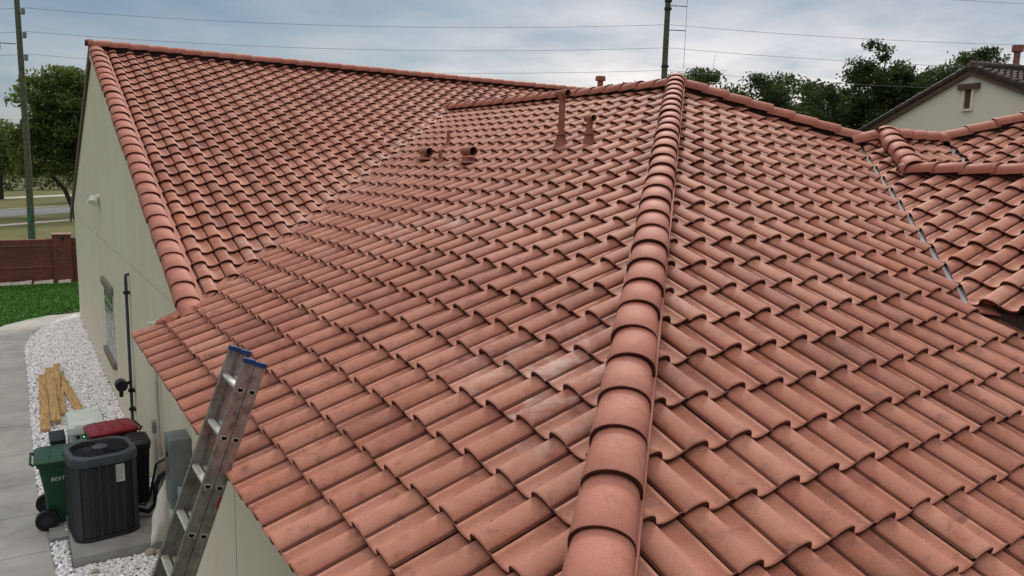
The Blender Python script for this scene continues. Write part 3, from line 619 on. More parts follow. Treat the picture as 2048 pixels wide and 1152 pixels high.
# white pebbles
def pebbles(n, near_only=False):
    t = (1+5**.5)/2; iv = np.array([(-1, t, 0), (1, t, 0), (-1, -t, 0), (1, -t, 0), (0, -1, t), (0, 1, t), (0, -1, -t), (0, 1, -t), (t, 0, -1), (t, 0, 1), (-t, 0, -1), (-t, 0, 1)])/math.sqrt(1+t*t)
    ifc = np.array([(0, 11, 5), (0, 5, 1), (0, 1, 7), (0, 7, 10), (0, 10, 11), (1, 5, 9), (5, 11, 4), (11, 10, 2), (10, 7, 6), (7, 1, 8), (3, 9, 4), (3, 4, 2), (3, 2, 6), (3, 6, 8), (3, 8, 9), (4, 9, 5), (2, 4, 11), (6, 2, 10), (8, 6, 7), (9, 8, 1)])
    V, Fc, R = [], [], []; k = 0; tries = 0
    while k < n and tries < n*6:
        tries += 1
        y = 7.6 + (24.9-7.6)*rng.random()**1.25; x = rng.uniform(-0.15, 1.42)
        lim = 0.05 + (max(0, y-20.9)/4.1)**2*1.2 + 0.0 if y > 20.9 else inner(y)
        if x < lim + .015: continue
        if .31 < x < 1.43 and 9.18 < y < 10.8: continue
        if x < .30 and 9.95 < y < 10.75 : continue
        s_ = rng.uniform(.012, .023)*(1.0 + .015*(y-8))
        sc = np.array([s_*rng.uniform(.9, 1.5), s_*rng.uniform(.8, 1.1), s_*rng.uniform(.55, .85)])
        a = rng.uniform(0, 2*PI); c_, s2 = math.cos(a), math.sin(a)
        q = iv*sc*(1+rng.normal(0, .09, (12, 1))); q = np.stack([q[:, 0]*c_-q[:, 1]*s2, q[:, 0]*s2+q[:, 1]*c_, q[:, 2]], 1)
        tl = rng.normal(0, .25); q[:, 2] += q[:, 0]*tl
        V.append(q + [x, y, G-4.45+rng.uniform(-.004, .022)]); Fc.append(ifc+12*k)
        r = rng.uniform(.35, 1.0) if rng.random() > .06 else rng.uniform(0, .2); R += [r]*20; k += 1
    V = np.concatenate(V); Fc = np.concatenate(Fc)
    me = bpy.data.meshes.new('pebbles'); me.from_pydata(V.tolist(), [], Fc.tolist()); me.polygons.foreach_set('use_smooth', [True]*len(me.polygons))
    a = me.attributes.new('rnd', 'FLOAT', 'FACE'); a.data.foreach_set('value', np.array(R, dtype=np.float32))
    o = link('pebbles', me, PEB); o['kind'] = 'stuff'; o['label'] = 'bed of loose white pebbles between the concrete path and the house wall'; o['category'] = 'pebbles'
    return o
pebbles(34000)
def grass(n):
    V, Fc, R = [], [], []; k = 0
    while k < n:
        x = rng.uniform(-4.0, 3.2); y = rng.uniform(22.3, 31.5)
        if ((x-2.0)/3.28)**2 + ((y-20.9)/4.68)**2 < 1.0 or x > 2 and y < 25.7 : continue
        h = rng.uniform(.03, .075); a = rng.uniform(0, PI); wd = rng.uniform(.006, .014); lx, ly = rng.normal(0, .02, 2)
        dx, dy = wd*math.cos(a), wd*math.sin(a)
        V += [(x-dx, y-dy, G-4.462), (x+dx, y+dy, G-4.462), (x+lx, y+ly, G-4.462+h)]; Fc.append((3*k, 3*k+1, 3*k+2)); R.append(rng.uniform(0, 1)); k += 1
    me = bpy.data.meshes.new('lawn_grass'); me.from_pydata(V, [], Fc)
    a = me.attributes.new('rnd', 'FLOAT', 'FACE'); a.data.foreach_set('value', np.array(R, dtype=np.float32))
    o = link('lawn_grass', me, GRASSB); o['kind'] = 'stuff'; o['label'] = 'short bright green lawn grass between the path and the brick wall'; o['category'] = 'grass'
grass(45000)
# concrete pad
m = MB(); m.box(W(.33, 9.2, -4.6), W(1.43, 10.85, -4.33), bev=.012); m.box(W(.14, 10.02, -4.6), W(.328, 10.8, -4.42)); o = m.build('concrete_pad', PAD); o['kind'] = 'structure'
# street beyond the wall
def band(name, p, q, wd, z, mt):
    p, q = Vector(p), Vector(q); t = (q-p).normalized(); n = Vector((-t.y, t.x)); p = p - t*70; q = q + t*90
    return sheet(name, [p[:], q[:], (q+n*wd)[:], (p+n*wd)[:]], z, mt)
band('sidewalk', (-.72, 58.6), (3.6, 62.9), 1.15, -4.462, WALK)
band('road', (-.78, 67.1), (4.0, 71.9), 6.2, -4.458, ASPH)
band('kerb', (-.84, 75.4), (4.77, 80.9), 0.35, -4.40, WALK)
band('sidewalk', (-1.0, 94.5), (6.3, 103.2), 2.6, -4.462, WALK)

# ------------------------------------------------------------------ brick wall
BR = bpy.data.materials.new('red_brick'); BR.use_nodes = True; t = BR.node_tree; b = t.nodes['Principled BSDF']; b.inputs['Roughness'].default_value = .9
co = nn(t, 'ShaderNodeTexCoord'); mp = nn(t, 'ShaderNodeMapping'); mp.inputs['Rotation'].default_value = (PI/2, 0, 0); t.links.new(co.outputs['Object'], mp.inputs[0])
bk = nn(t, 'ShaderNodeTexBrick', Scale=1.0); bk.inputs['Brick Width'].default_value = .20; bk.inputs['Row Height'].default_value = .067; bk.inputs['Mortar Size'].default_value = .006
bk.inputs['Color1'].default_value = (.230, .050, .036, 1); bk.inputs['Color2'].default_value = (.155, .036, .028, 1); bk.inputs['Mortar'].default_value = (.20, .12, .10, 1); t.links.new(mp.outputs[0], bk.inputs['Vector'])
no = nn(t, 'ShaderNodeTexNoise', Scale=1.3, Detail=8.0, Roughness=.7); t.links.new(co.outputs['Object'], no.inputs['Vector'])
t.links.new(mix(t, ramp(t, no.outputs[0], [(.40, .45), (.62, 0.0)]), bk.outputs[0], (.055, .022, .020)), b.inputs['Base Color'])
SOLD = bpy.data.materials.new('soldier_brick'); SOLD.use_nodes = True; t = SOLD.node_tree; b = t.nodes['Principled BSDF']; b.inputs['Roughness'].default_value = .9
co = nn(t, 'ShaderNodeTexCoord'); mp = nn(t, 'ShaderNodeMapping'); mp.inputs['Rotation'].default_value = (PI/2, 0, 0); t.links.new(co.outputs['Object'], mp.inputs[0])
bk = nn(t, 'ShaderNodeTexBrick', Scale=1.0); bk.offset = 0; bk.inputs['Brick Width'].default_value = .075; bk.inputs['Row Height'].default_value = 5.0; bk.inputs['Mortar Size'].default_value = .007
bk.inputs['Color1'].default_value = (.210, .045, .034, 1); bk.inputs['Color2'].default_value = (.125, .030, .025, 1); bk.inputs['Mortar'].default_value = (.18, .10, .085, 1); t.links.new(mp.outputs[0], bk.inputs['Vector']); t.links.new(bk.outputs[0], b.inputs['Base Color'])
bw = empty('brick_wall', W(0, 32, -4.47), 'long red brick garden wall with a soldier course top and a square brick pillar, beyond the lawn', 'wall')
m = MB(); m.box(W(-16, 32.0, -4.6), W(1.13, 32.2, -3.13)); m.box(W(1.70, 32.05, -4.6), W(16, 32.2, -3.10)); m.build('wall_panel', BR, bw)
m = MB(); m.box(W(-16, 31.985, -3.13), W(1.13, 32.215, -2.93)); m.box(W(1.70, 32.03, -3.10), W(16, 32.215, -2.90)); m.build('soldier_course', SOLD, bw)
m = MB(); m.box(W(-16, 31.975, -3.145), W(1.13, 32.0, -3.13)); m.box(W(-16, 31.975, -3.905), W(1.13, 32.0, -3.89)); m.build('mortar_ledge', mat('ledge', (.30, .20, .17), .9), bw)
m = MB(); m.box(W(1.13, 31.88, -4.6), W(1.70, 32.32, -2.78)); pil = m.build('pillar', BR, bw)
m = MB(); m.box(W(1.09, 31.84, -2.78), W(1.74, 32.36, -2.73), bev=.01); m.build('pillar_cap', mat('pillar_cap_stone', (.33, .20, .17), .9), pil)
m = MB(); m.box(W(1.40, 31.86, -2.95), W(1.48, 31.88, -2.86)); m.build('weep_hole', HOLE_SHADE, pil)
for k, (x, wd, dz) in enumerate(((-1.55, .55, 0), (-.95, .52, .01), (-.42, .50, .0), (.12, .62, .03), (.78, .62, .02), (1.42, .42, 0.01))):
    m = MB(); m.prism([W(x-wd/2, 31.50, -4.42), W(x+wd/2-.04, 31.46, -4.42), W(x+wd/2, 31.83, -4.36+dz), W(x-wd/2+.03, 31.85, -4.38)], (0, 0, -.07))
    o = m.build('edging_stone', WALK)
    tag(o, ['pale flat edging stone at the left end of the row along the brick wall', 'second pale edging stone from the left along the brick wall foot', 'short pale edging stone at the left picture edge below the brick wall', 'long tilted pale edging stone left of the brick pillar',
            'level pale edging stone just left of the brick pillar foot', 'small pale edging stone directly in front of the brick pillar'][k], 'stone', 'edging stones along the brick wall')

# ------------------------------------------------------------------ extension ladder
lad = empty('extension_ladder', W(-.10, 4.6, -4.45), 'aluminium extension ladder with blue end caps leaning on the tiled eave', 'ladder')
ld = Vector((.3375, 0, .941)).normalized(); ln_ = Vector((ld.z, 0, -ld.x))
Lp = W(1.031, 4.43, -1.286)                  # hole of the outer section, near rail
YN, YF = 4.43, 4.80
def rail(y, off, s0, s1, inward):
    m = MB(); c = Lp + ln_*off; c.y = y
    a, b_ = c + ld*s0, c + ld*s1
    m.bar(a, b_, .003, .062, side=ln_) if False else None
    X = ln_; Y = Vector((0, inward, 0))
    def quadbar(cx, cyy, hx, hy):
        pts = [c + X*(cx+sx*hx) + Y*(cyy+sy*hy) for sx, sy in ((-1, -1), (1, -1), (1, 1), (-1, 1))]
        m.prism([p + ld*s0 for p in pts], ld*(s1-s0))
    quadbar(0, 0.0015, .031, .0015); quadbar(-.0295, .0165, .0015, .0130); quadbar(.0295, .0165, .0015, .0130)
    quadbar(-.026, -.002, .005, .0018); quadbar(.026, -.002, .005, .0018)
    return m
sb = -(Lp.z - (G-4.45))/ld.z
for (off, top, nm) in ((0.0, .172, 'fly'), (.068, .165, 'base')):
    for y, inw in ((YN, 1), (YF, -1)):
        s0 = sb + (0.02 if nm == 'base' else .35)
        s1 = top
        m = rail(y, off, s0, s1, inw); rl = m.build('rail', ALU, lad)
        m = MB(); c = Lp + ln_*off + ld*(s1+.002); c.y = y + inw*.014
        m.bar(c - ld*.028, c + ld*.008, .042, .070, side=(1, 0, 0)) if False else None
        X = ln_; pts = [c + X*(sx*.034) + Vector((0, sy*.019, 0)) for sx, sy in ((-1, -1), (1, -1), (1, 1), (-1, 1))]
        m.prism([p - ld*.020 for p in pts], ld*.026); m.build('end_cap', BLUE, rl)
        if y == YN:
            for k in range(-1, 13):
                s = -0.286*k - (0.0)
                if s < s0 + .05 or s > s1 - .08: continue
                cc = Lp + ln_*off + ld*s; cc.y = YN
                ring, hole = [], []
                for q in range(16):
                    a = 2*PI*q/16; px, pz = math.cos(a), math.sin(a)
                    if pz > .35: pz = .35
                    ring.append(cc + ln_*(px*.0215) + ld*(pz*.0215+.002)); hole.append(cc + ln_*(px*.0165) + ld*(pz*.0165+.001))
                m = MB(); m.prism([p + Vector((0, -.0048, 0)) for p in ring], (0, .0045, 0)); rg = m.build('rung_collar', RUNG, rl)
                m = MB(); m.prism([p + Vector((0, -.0056, 0)) for p in hole], (0, .0007, 0)); m.build('rung_socket', HOLE_SHADE, rg)
    for k in range(0, 13):
        s = -0.286*k
        if s < sb + (.05 if nm == 'base' else .4): continue
        cc = Lp + ln_*off + ld*s
        prof = []
        for q in range(12):
            a = 2*PI*q/12; pz = min(math.sin(a), .35)
            prof.append((math.cos(a)*.024, pz*.022))
        m = MB(); c0 = Vector(cc); c0.y = YN+.003
        m.prism([c0 + ln_*px + ld*pz for px, pz in prof], (0, YF-YN-.006, 0)); m.build('rung', RUNG, lad)
m = MB(); c = Lp + ln_*.099 - ld*.62; c.y = YN-.001
m.prism([c + ln_*(-.012), c + ln_*(-.001), c + ln_*(-.001) - ld*.09, c + ln_*(-.016) - ld*.06], (0, -.0035, 0)); m.build('red_mark', mat('red_paint_smear', (.35, .02, .03), .6), lad)
for y in (YN, YF):
    m = MB(); c = Lp + ln_*.068 + ld*sb; m.box((c.x-.06, y-.03, 0.0), (c.x+.06, y+.03, .03), bev=.006); m.build('foot', BLACKP, lad)

# ------------------------------------------------------------------ air conditioner
acr = math.radians(6); ax, ay = .69, 9.86; zb_, zt_ = G-4.33, G-3.34
ac = empty('air_conditioner', (ax, ay, zb_), 'dark grey central air conditioner condenser with round fan top on a concrete pad', 'air conditioner')
m = MB(); m.loft([rrect(ax, ay, .345, .345, .17, zb_, 8, acr), rrect(ax, ay, .345, .345, .17, zb_+.05, 8, acr)]); m.build('base_pan', DARKG, ac)
m = MB()
R = [rrect(ax, ay, .328, .328, .16, zb_+.05, 8, acr), rrect(ax, ay, .328, .328, .16, zt_-.06, 8, acr)]; m.loft(R); m.build('coil', mat('coil_black', (.010, .010, .012), .6), ac)
m = MB()      # louvred jacket: slats and wider vertical ribs
outl = rrect(ax, ay, .345, .345, .18, 0, 10, acr)
for k in range(38):
    z = zb_+.065+k*.0215
    if z > zt_-.085: break
    m.loft([[p + Vector((0, 0, z)) for p in outl], [Vector((ax, ay, 0)) + (p-Vector((ax, ay, 0)))*.975 + Vector((0, 0, z+.012)) for p in outl]], cap0=False, cap1=False, smooth=False)
m.build('louver_panel', DARKG, ac)
m = MB()
for s_ in range(4):
    for q in np.linspace(-.16, .16, 5):
        a = acr + s_*PI/2; n_ = Vector((math.cos(a), math.sin(a), 0)); t_ = Vector((-n_.y, n_.x, 0)); p = Vector((ax, ay, 0)) + n_*.346 + t_*q
        m.box((-.003, -.006, 0), (.004, .006, zt_-zb_-.10), rot=None); 
        for v_ in list(m.bm.verts)[-8:]: v_.co = Vector((p.x, p.y, zb_+.05)) + n_*(v_.co.x) + t_*(v_.co.y) + Vector((0, 0, v_.co.z))
    a = acr + PI/4 + s_*PI/2; n_ = Vector((math.cos(a), math.sin(a), 0)); t_ = Vector((-n_.y, n_.x, 0)); p = Vector((ax, ay, 0)) + n_*(.345*1.414-.18*.4142+.002)
    m.box((-.006, -.030, 0), (.004, .030, zt_-zb_-.10))
    for v_ in list(m.bm.verts)[-8:]: v_.co = Vector((p.x, p.y, zb_+.05)) + n_*(v_.co.x) + t_*(v_.co.y) + Vector((0, 0, v_.co.z))
m.build('corner_rib', mat('rib_grey', (.045, .050, .056), .5), ac)
m = MB(); n_ = 44
sq = rrect(ax, ay, .357, .357, .20, 0, 10, acr); cen = Vector((ax, ay, 0))
def circ(r): 
    return [cen + (p-cen).normalized()*r for p in sq]
zc = Vector((0, 0, 1))
m.loft([[p + zc*(zt_-.10) for p in sq], [p + zc*(zt_-.03) for p in sq], [cen+(p-cen)*.975 + zc*(zt_-.008) for p in sq], [p + zc*(zt_) for p in [cen+(p-cen)*.93 for p in sq]], [p + zc*(zt_+.004) for p in circ(.328)], [p+zc*(zt_-.004) for p in circ(.321)], [p+zc*(zt_-.10) for p in circ(.318)]], cap0=False, cap1=True)
m.build('top_rim', RIMG, ac)
m = MB()
for r in np.arange(.10, .322, .017):
    pts = [cen + Vector((r*math.cos(2*PI*k/40), r*math.sin(2*PI*k/40), zt_-.012-.02*(1-(r/.31)**2)*-1)) for k in range(41)]
    m.tube(pts, .0022, 5)
for k in range(8):
    a = 2*PI*k/8; m.tube([cen + Vector((.08*math.cos(a), .08*math.sin(a), zt_+.008)), cen + Vector((.31*math.cos(a), .31*math.sin(a), zt_-.006))], .0035, 6)
m.build('fan_guard', BLACKP, ac)
m = MB(); m.tube([cen+zc*(zt_-.06), cen+zc*(zt_+.012), cen+zc*(zt_+.020)], [.085, .085, .07], 24); m.build('fan_motor', RIMG, ac)
m = MB()
for k in range(3):
    a0 = 2*PI*k/3; m.poly([cen+Vector((.07*math.cos(a0), .07*math.sin(a0), zt_-.05)), cen+Vector((.29*math.cos(a0-.1), .29*math.sin(a0-.1), zt_-.045)), cen+Vector((.29*math.cos(a0+.9), .29*math.sin(a0+.9), zt_-.085)), cen+Vector((.07*math.cos(a0+1.1), .07*math.sin(a0+1.1), zt_-.09))])
m.build('fan_blade', DARKG, ac)
a = acr - PI/2; n_ = Vector((math.cos(a), math.sin(a), 0)); t_ = Vector((-n_.y, n_.x, 0))
m = MB(); p = cen + n_*.350 + t_*.135; 
m.prism([p - t_*.045 + zc*(zt_-.33), p + t_*.045 + zc*(zt_-.33), p + t_*.045 + zc*(zt_-.12), p - t_*.045 + zc*(zt_-.12)], n_*.002); lb = m.build('rating_label', mat('label_paper', (.50, .52, .50), .5), ac)
m = MB(); q0 = p + n_*.0022
for k in range(9):
    z = zt_-.15-.018*k; m.prism([q0 - t_*.035+zc*z, q0 + t_*(.02+.015*random.random())+zc*z, q0 + t_*.02+zc*(z+.004), q0 - t_*.035+zc*(z+.004)], n_*.0006)
m.build('label_print', mat('label_ink', (.12, .12, .12), .6), lb)
m = MB(); m.tube([(1.06, 9.98, zb_+.10), (1.18, 9.90, zb_+.07), (1.26, 9.88, zb_+.16), (1.27, 9.92, zb_+.36), (1.33, 9.98, zb_+.46), (1.43, 10.02, zb_+.50)], .030, 10)
m.tube([(1.06, 10.02, zb_+.16), (1.15, 9.97, zb_+.13), (1.21, 9.95, zb_+.25), (1.30, 10.0, zb_+.62), (1.43, 10.05, zb_+.66)], .016, 8); m.build('refrigerant_line', BLACKP, ac)

# ------------------------------------------------------------------ wheelie bins and generator
def bin_(cx, cy, h, bodym, lidm, label, rot=0.0, lid_tilt=0, wheels=True, hw=.24, hd=.27):
    """front of the bin faces -x' ; hinge and wheels at +x' before rotation"""
    b0 = G-4.45
    e = empty('wheelie_bin', (cx, cy, b0), label, 'bin', 'wheelie bins by the house wall')
    Rm = Matrix.Rotation(rot, 3, 'Z'); c = Vector((cx, cy, 0))
    def T(p): return c + Rm @ Vector(p)
    def ring(hx, hy, z, r=.05, ox=0.0): return [T((p.x+ox, p.y, p.z)) for p in rrect(0, 0, hx, hy, r, z, 4)]
    m = MB(); m.loft([ring(hw*.68, hd*.74, b0+.06), ring(hw*.76, hd*.82, b0+h*.5), ring(hw*.93, hd*.93, b0+h*.90), ring(hw, hd, b0+h*.905), ring(hw, hd, b0+h*.955)]); body = m.build('bin_body', bodym, e)
    m = MB(); m.loft([ring(hw*1.05, hd*1.06, b0+h*.955, .06, .01), ring(hw*1.06, hd*1.07, b0+h*.985, .06, .01), ring(hw*.98, hd*.98, b0+h*1.01, .06, .01), ring(hw*.90, hd*.88, b0+h*1.022, .08, .01)]); l = m.build('lid', lidm, e)
    m = MB()
    for s_ in (-.5, 0.0, .5): m.box((-.20*0+s_*hw*1.0-.012, -hd*.75, b0+h*1.018), (s_*hw+.012, hd*.75, b0+h*1.034), bev=.004)
    for v_ in m.bm.verts: v_.co = T(v_.co)
    m.build('lid_rib', lidm, l)
    m = MB(); m.tube([T((hw*1.10, -hd*.75, b0+h*.93)), T((hw*1.22, -hd*.7, b0+h*.965)), T((hw*1.22, hd*.7, b0+h*.965)), T((hw*1.10, hd*.75, b0+h*.93))], .014, 8); m.build('handle', bodym, e)
    if wheels:
        for s_ in (-1, 1):
            m = MB(); m.tube([T((hw*.72, s_*hd*.98-.028, b0+.125)), T((hw*.72, s_*hd*.98+.028, b0+.125))], .125, 22); wl = m.build('wheel', BLACKP, e)
            m = MB(); m.tube([T((hw*.72, s_*hd*.98-.032, b0+.125)), T((hw*.72, s_*hd*.98+.032, b0+.125))], .06, 14); m.build('rim', DARKG, wl)
    return e, T, b0
e, T, b0 = bin_(.335, 10.64, .86, GREENP, GREENP, 'green plastic wheelie bin behind the air conditioner, next to the path', rot=math.radians(178), hw=.275, hd=.28)
# white lettering on the side that faces the path's near end
def lettering(txt, size, loc, rot, m_, parent):
    cu = bpy.data.curves.new('lettering', 'FONT'); cu.body = txt; cu.size = size; cu.extrude = .0008; cu.space_character = 1.15
    to = bpy.data.objects.new('tmp', cu); C.objects.link(to); bpy.context.view_layer.update()
    me = bpy.data.meshes.new_from_object(to.evaluated_get(bpy.context.evaluated_depsgraph_get())); bpy.data.objects.remove(to)
    me.transform(Matrix.Translation(loc) @ rot.to_4x4()); me.materials.clear()
    return link('lettering', me, m_, parent)
RT = Matrix.Rotation(math.radians(-2), 3, 'Z') @ Matrix.Rotation(PI/2-.06, 3, 'X')
lettering('BEST', .062, (.195, 10.383, b0+.60), RT, WHITE, e)
bin_(.90, 10.95, 1.0, BLACKP, REDP, 'black wheelie bin with a red lid between the generator and the wall', rot=math.radians(8), hw=.275, hd=.22)
bin_(1.16, 10.52, .93, BLACKP, mat('charcoal_lid', (.022, .020, .024), .4), 'charcoal black wheelie bin squeezed between the air conditioner and the wall', rot=math.radians(90), hw=.22, hd=.13, wheels=False)
gen = empty('generator', (.68, 12.06, G-4.45), 'cream white home standby generator with two round buttons, behind the bins', 'generator')
gz = G-4.45
m = MB(); m.loft([rrect(.68, 12.06, .21, .38, .05, gz, 6), rrect(.68, 12.06, .21, .38, .05, gz+.74, 6)]); m.build('housing', mat('generator_grey', (.36, .39, .37), .5), gen)
m = MB(); m.loft([rrect(.68, 12.06, .225, .395, .07, gz+.72, 6), rrect(.68, 12.06, .23, .40, .08, gz+.81, 6), rrect(.68, 12.06, .21, .38, .09, gz+.845, 6), rrect(.68, 12.06, .16, .33, .09, gz+.855, 6)]); m.build('lid', mat('generator_cream', (.62, .68, .62), .45), gen)
for k, (dx, mt) in enumerate(((.0, BLACKP), (.11, BLACKP))):
    m = MB(); m.tube([(.565+dx*.64, 11.685, gz+.68), (.565+dx*.64, 11.668, gz+.68)], .024, 14); bt = m.build('button', mt, gen)
GL = bpy.data.materials.new('green_indicator'); GL.use_nodes = True; b = GL.node_tree.nodes['Principled BSDF']; b.inputs['Base Color'].default_value = (.1, .8, .3, 1); b.inputs['Emission Color'].default_value = (.2, 1, .5, 1); b.inputs['Emission Strength'].default_value = .8
m = MB(); m.tube([(.635, 11.669, gz+.68), (.635, 11.662, gz+.68)], .010, 10); m.build('indicator_light', GL, gen)
bx = empty('black_box', (.33, 12.3, gz), 'low black equipment box on the pebbles left of the generator', 'box')
m = MB(); m.box((.25, 12.05, gz), (.43, 12.5, gz+.52), bev=.01); m.build('box_body', BLACKP, bx)
m = MB(); m.box((.24, 12.04, gz+.52), (.436, 12.51, gz+.56), bev=.008); m.build('lid', BLACKP, bx)
# white sack leaning on the wall
def sack():
    bm = bmesh.new(); bmesh.ops.create_grid(bm, x_segments=22, y_segments=30, size=.5); 
    top = [v for v in bm.verts]
    g2 = bmesh.ops.duplicate(bm, geom=list(bm.verts)+list(bm.edges)+list(bm.faces))
    bot = [v for v in g2['geom'] if isinstance(v, bmesh.types.BMVert)]
    for sgn, vs in ((1, top), (-1, bot)):
        for v in vs:
            x, y = v.co.x*2, v.co.y*2
            th = .100*((1-abs(x)**2.0)*(1-abs(y)**2.0))**.62 if abs(x) < 1 and abs(y) < 1 else 0
            wr = .010*math.sin(9*y+4*x)*math.sin(7*x+2*y*y)+.006*math.sin(23*x+6*y)+.010*math.sin(14*y*x)
            pin = 1-.07*abs(y)**2*(1-abs(x))-.0
            v.co = Vector((x*.22*(1-.22*(1-y*y)*abs(x)**3), sgn*(th*(1+wr*9)), y*.37*(1-.14*(1-x*x)*abs(y)**3)))
    bmesh.ops.remove_doubles(bm, verts=bm.verts, dist=.0015)
    for f in bm.faces: f.smooth = True
    bmesh.ops.recalc_face_normals(bm, faces=bm.faces)
    me = bpy.data.meshes.new('white_sack'); bm.to_mesh(me); bm.free()
    me.transform(Matrix.Translation((1.255, 9.10, gz+.12+.375)) @ Matrix.Rotation(math.radians(6), 4, 'Y') @ Matrix.Rotation(math.radians(58), 4, 'Z') @ Matrix.Rotation(math.radians(20), 4, 'Y'))
    o = link('white_sack', me, mat('sack_cloth', (.62, .61, .54), .85, var=.06, scale=4, bump=.3, bscale=30)); tag(o, 'stuffed off white sack standing on the concrete pad against the house wall', 'sack')
sack()
# boards lying on the pebbles
def board(a, b, wd, th_, z0, z1, label):
    m = MB(); p, q = Vector((a[0], a[1], gz+z0)), Vector((b[0], b[1], gz+z1)); m.bar(p, q, wd, th_, side=(0, 0, 1), bev=.003)
    o = m.build('pine_board', WOOD); tag(o, label, 'board', 'pine boards on the pebbles')
board((.235, 14.25), (.31, 18.0), .14, .045, .05, .05, 'longest yellow pine board, lying leftmost of the boards on the pebbles')
board((.40, 14.5), (.44, 18.3), .14, .045, .11, .10, 'yellow pine board lying on top of the leftmost board')
board((.46, 16.0), (.59, 18.5), .13, .04, .055, .13, 'short pine board rising behind the crossed boards')
board((.525, 15.0), (.575, 16.9), .09, .04, .05, .05, 'narrow short pine board in the middle of the pile')
board((.78, 15.1), (.60, 17.8), .14, .035, .05, .06, 'pine board slanting to the right, rightmost of the boards')
m = MB(); m.tube([W(.62, 25.35, -4.43), W(.9, 25.15, -4.43), W(1.2, 25.25, -4.43), W(1.6, 25.5, -4.43), W(2.2, 25.6, -4.43)], .014, 6); tag(m.build('garden_hose', BLACKP), 'black garden hose lying across the far end of the concrete path', 'hose')
for k, (x, y, s_) in enumerate(((1.08, 9.10, .052), (1.17, 9.08, .036), (1.26, 9.02, .05), (.52, 8.95, .035), (.80, 8.55, .045))):
    bm = bmesh.new(); bmesh.ops.create_icosphere(bm, subdivisions=3, radius=s_)
    for v in bm.verts: v.co = Vector((v.co.x*1.2, v.co.y, v.co.z*.8))*(1+.08*math.sin(40*v.co.x+k)*math.cos(31*v.co.y))
    for f in bm.faces: f.smooth = True
    me = bpy.data.meshes.new('river_stone'); bm.to_mesh(me); bm.free(); me.transform(Matrix.Translation((x, y, gz+.02+s_*.6)))
    o = link('river_stone', me, mat('river_stone', (.40, .35, .27), .7)); tag(o, ['round tan river stone, left of the three by the pad edge', 'smallest tan river stone, middle of the three by the pad edge', 'tan river stone nearest the wall beside the white sack', 'small tan river stone against the front of the concrete pad', 'tan river stone out on the white pebbles nearest the ladder foot'][k], 'stone', 'river stones by the concrete pad')

# ------------------------------------------------------------------ utility poles and wires
def pole(x, y, z1, r0_, r1_, label, lean=(0, 0), arms=(), side=1, ring=True):
    e = empty('utility_pole', W(x, y, -4.47), label, 'utility pole', 'wooden utility poles')
    m = MB(); n = 14; pts = []; rd = []
    for k in range(n+1):
        f = k/n; pts.append(W(x+lean[0]*f + .02*math.sin(5*f), y+lean[1]*f, -4.47+(z1+4.47)*f)); rd.append(r0_+(r1_-r0_)*f)
    m.tube(pts, rd, 14); m.build('shaft', POLE, e)
    return e
PLx, PLy = .70, 43.3
lp = pole(PLx, PLy, 9.0, .155, .105, 'tall weathered wooden utility pole with three insulators behind the brick wall at the left', lean=(.08, 0))
m = MB(); m.tube([W(PLx, PLy, -4.47), W(PLx+.012, PLy, -3.0), W(PLx+.02, PLy, -1.8)], [.164, .160, .156], 14, cap=False); 
sm = m.build('green_growth', POLEG, lp)
GST = POLEG.node_tree; b = GST.nodes['Principled BSDF']; co = nn(GST, 'ShaderNodeTexCoord'); no = nn(GST, 'ShaderNodeTexNoise', Scale=3.0, Detail=8.0, Roughness=.7); GST.links.new(co.outputs['Object'], no.inputs['Vector'])
sp_ = nn(GST, 'ShaderNodeSeparateXYZ'); GST.links.new(co.outputs['Object'], sp_.inputs[0])
GST.links.new(math_(GST, 'MULTIPLY', ramp(GST, no.outputs[0], [(.45, 0.0), (.6, .9)]), ramp(GST, math_(GST, 'MULTIPLY', sp_.outputs[2], 0.37), [(0.0, 1.0), (.4, .9), (1.0, 0.0)])), b.inputs['Alpha'])
ZW = (6.62, 5.58, 4.58)
INS = mat('insulator', (.22, .26, .27), .4)
def insul(e, x, y, z, dx, dy):
    m = MB(); m.tube([W(x, y, z-.25), W(x+dx*.8, y+dy*.8, z-.28)], .025, 8); m.tube([W(x+dx*.8, y+dy*.8, z-.30), W(x+dx*.8, y+dy*.8, z-.18), W(x+dx*.8, y+dy*.8, z-.02)], [.05, .085, .07], 12)
    for q in (-.22, -.14, -.06): m.tube([W(x+dx*.8, y+dy*.8, z+q), W(x+dx*.8, y+dy*.8, z+q+.02)], [.10, .09], 12)
    m.build('insulator', INS, e)
PRx, PRy = 25.15, 26.9
for z in ZW: insul(lp, PLx+.05, PLy, z, .27, -.1)
rp = pole(PRx, PRy, 9.6, .165, .115, 'weathered wooden utility pole rising behind the tiled roof peak', lean=(.18, .15))
for z in (7.35, 6.3): 
    m = MB(); m.tube([W(PRx+.1, PRy+.1, z), W(PRx+.85, PRy-.35, z-.02)], .022, 8); m.build('bracket', DARKG, rp)
for z in (7.55, 7.2, 4.7): 
    m = MB(); m.tube([W(PRx+.13, PRy+.1, z-.05), W(PRx+.13, PRy+.1, z+.05)], .17, 12); m.build('bolt_band', DARKG, rp)
for z in (3.9,1.7):
    m = MB(); m.tube([W(PLx-1.1, PLy+.2, z+3.3), W(PLx-.1, PLy, z+3.3)], .02, 6); m.build('bracket', DARKG, lp)
WIRE = mat('wire_dark', (.16, .18, .21), .6)
def wire(a, b_, sag, label, r=.008, n=26, grp='power lines strung between the utility poles'):
    a, b_ = Vector(a), Vector(b_); m = MB()
    m.tube([a.lerp(b_, k/n) - Vector((0, 0, sag*4*(k/n)*(1-k/n))) for k in range(n+1)], r, 5); o = m.build('power_line', WIRE); tag(o, label, 'power line', grp)
NXx, NXy = PRx+24.5, PRy-16.4
PVx, PVy = PLx-24.5, PLy+16.4
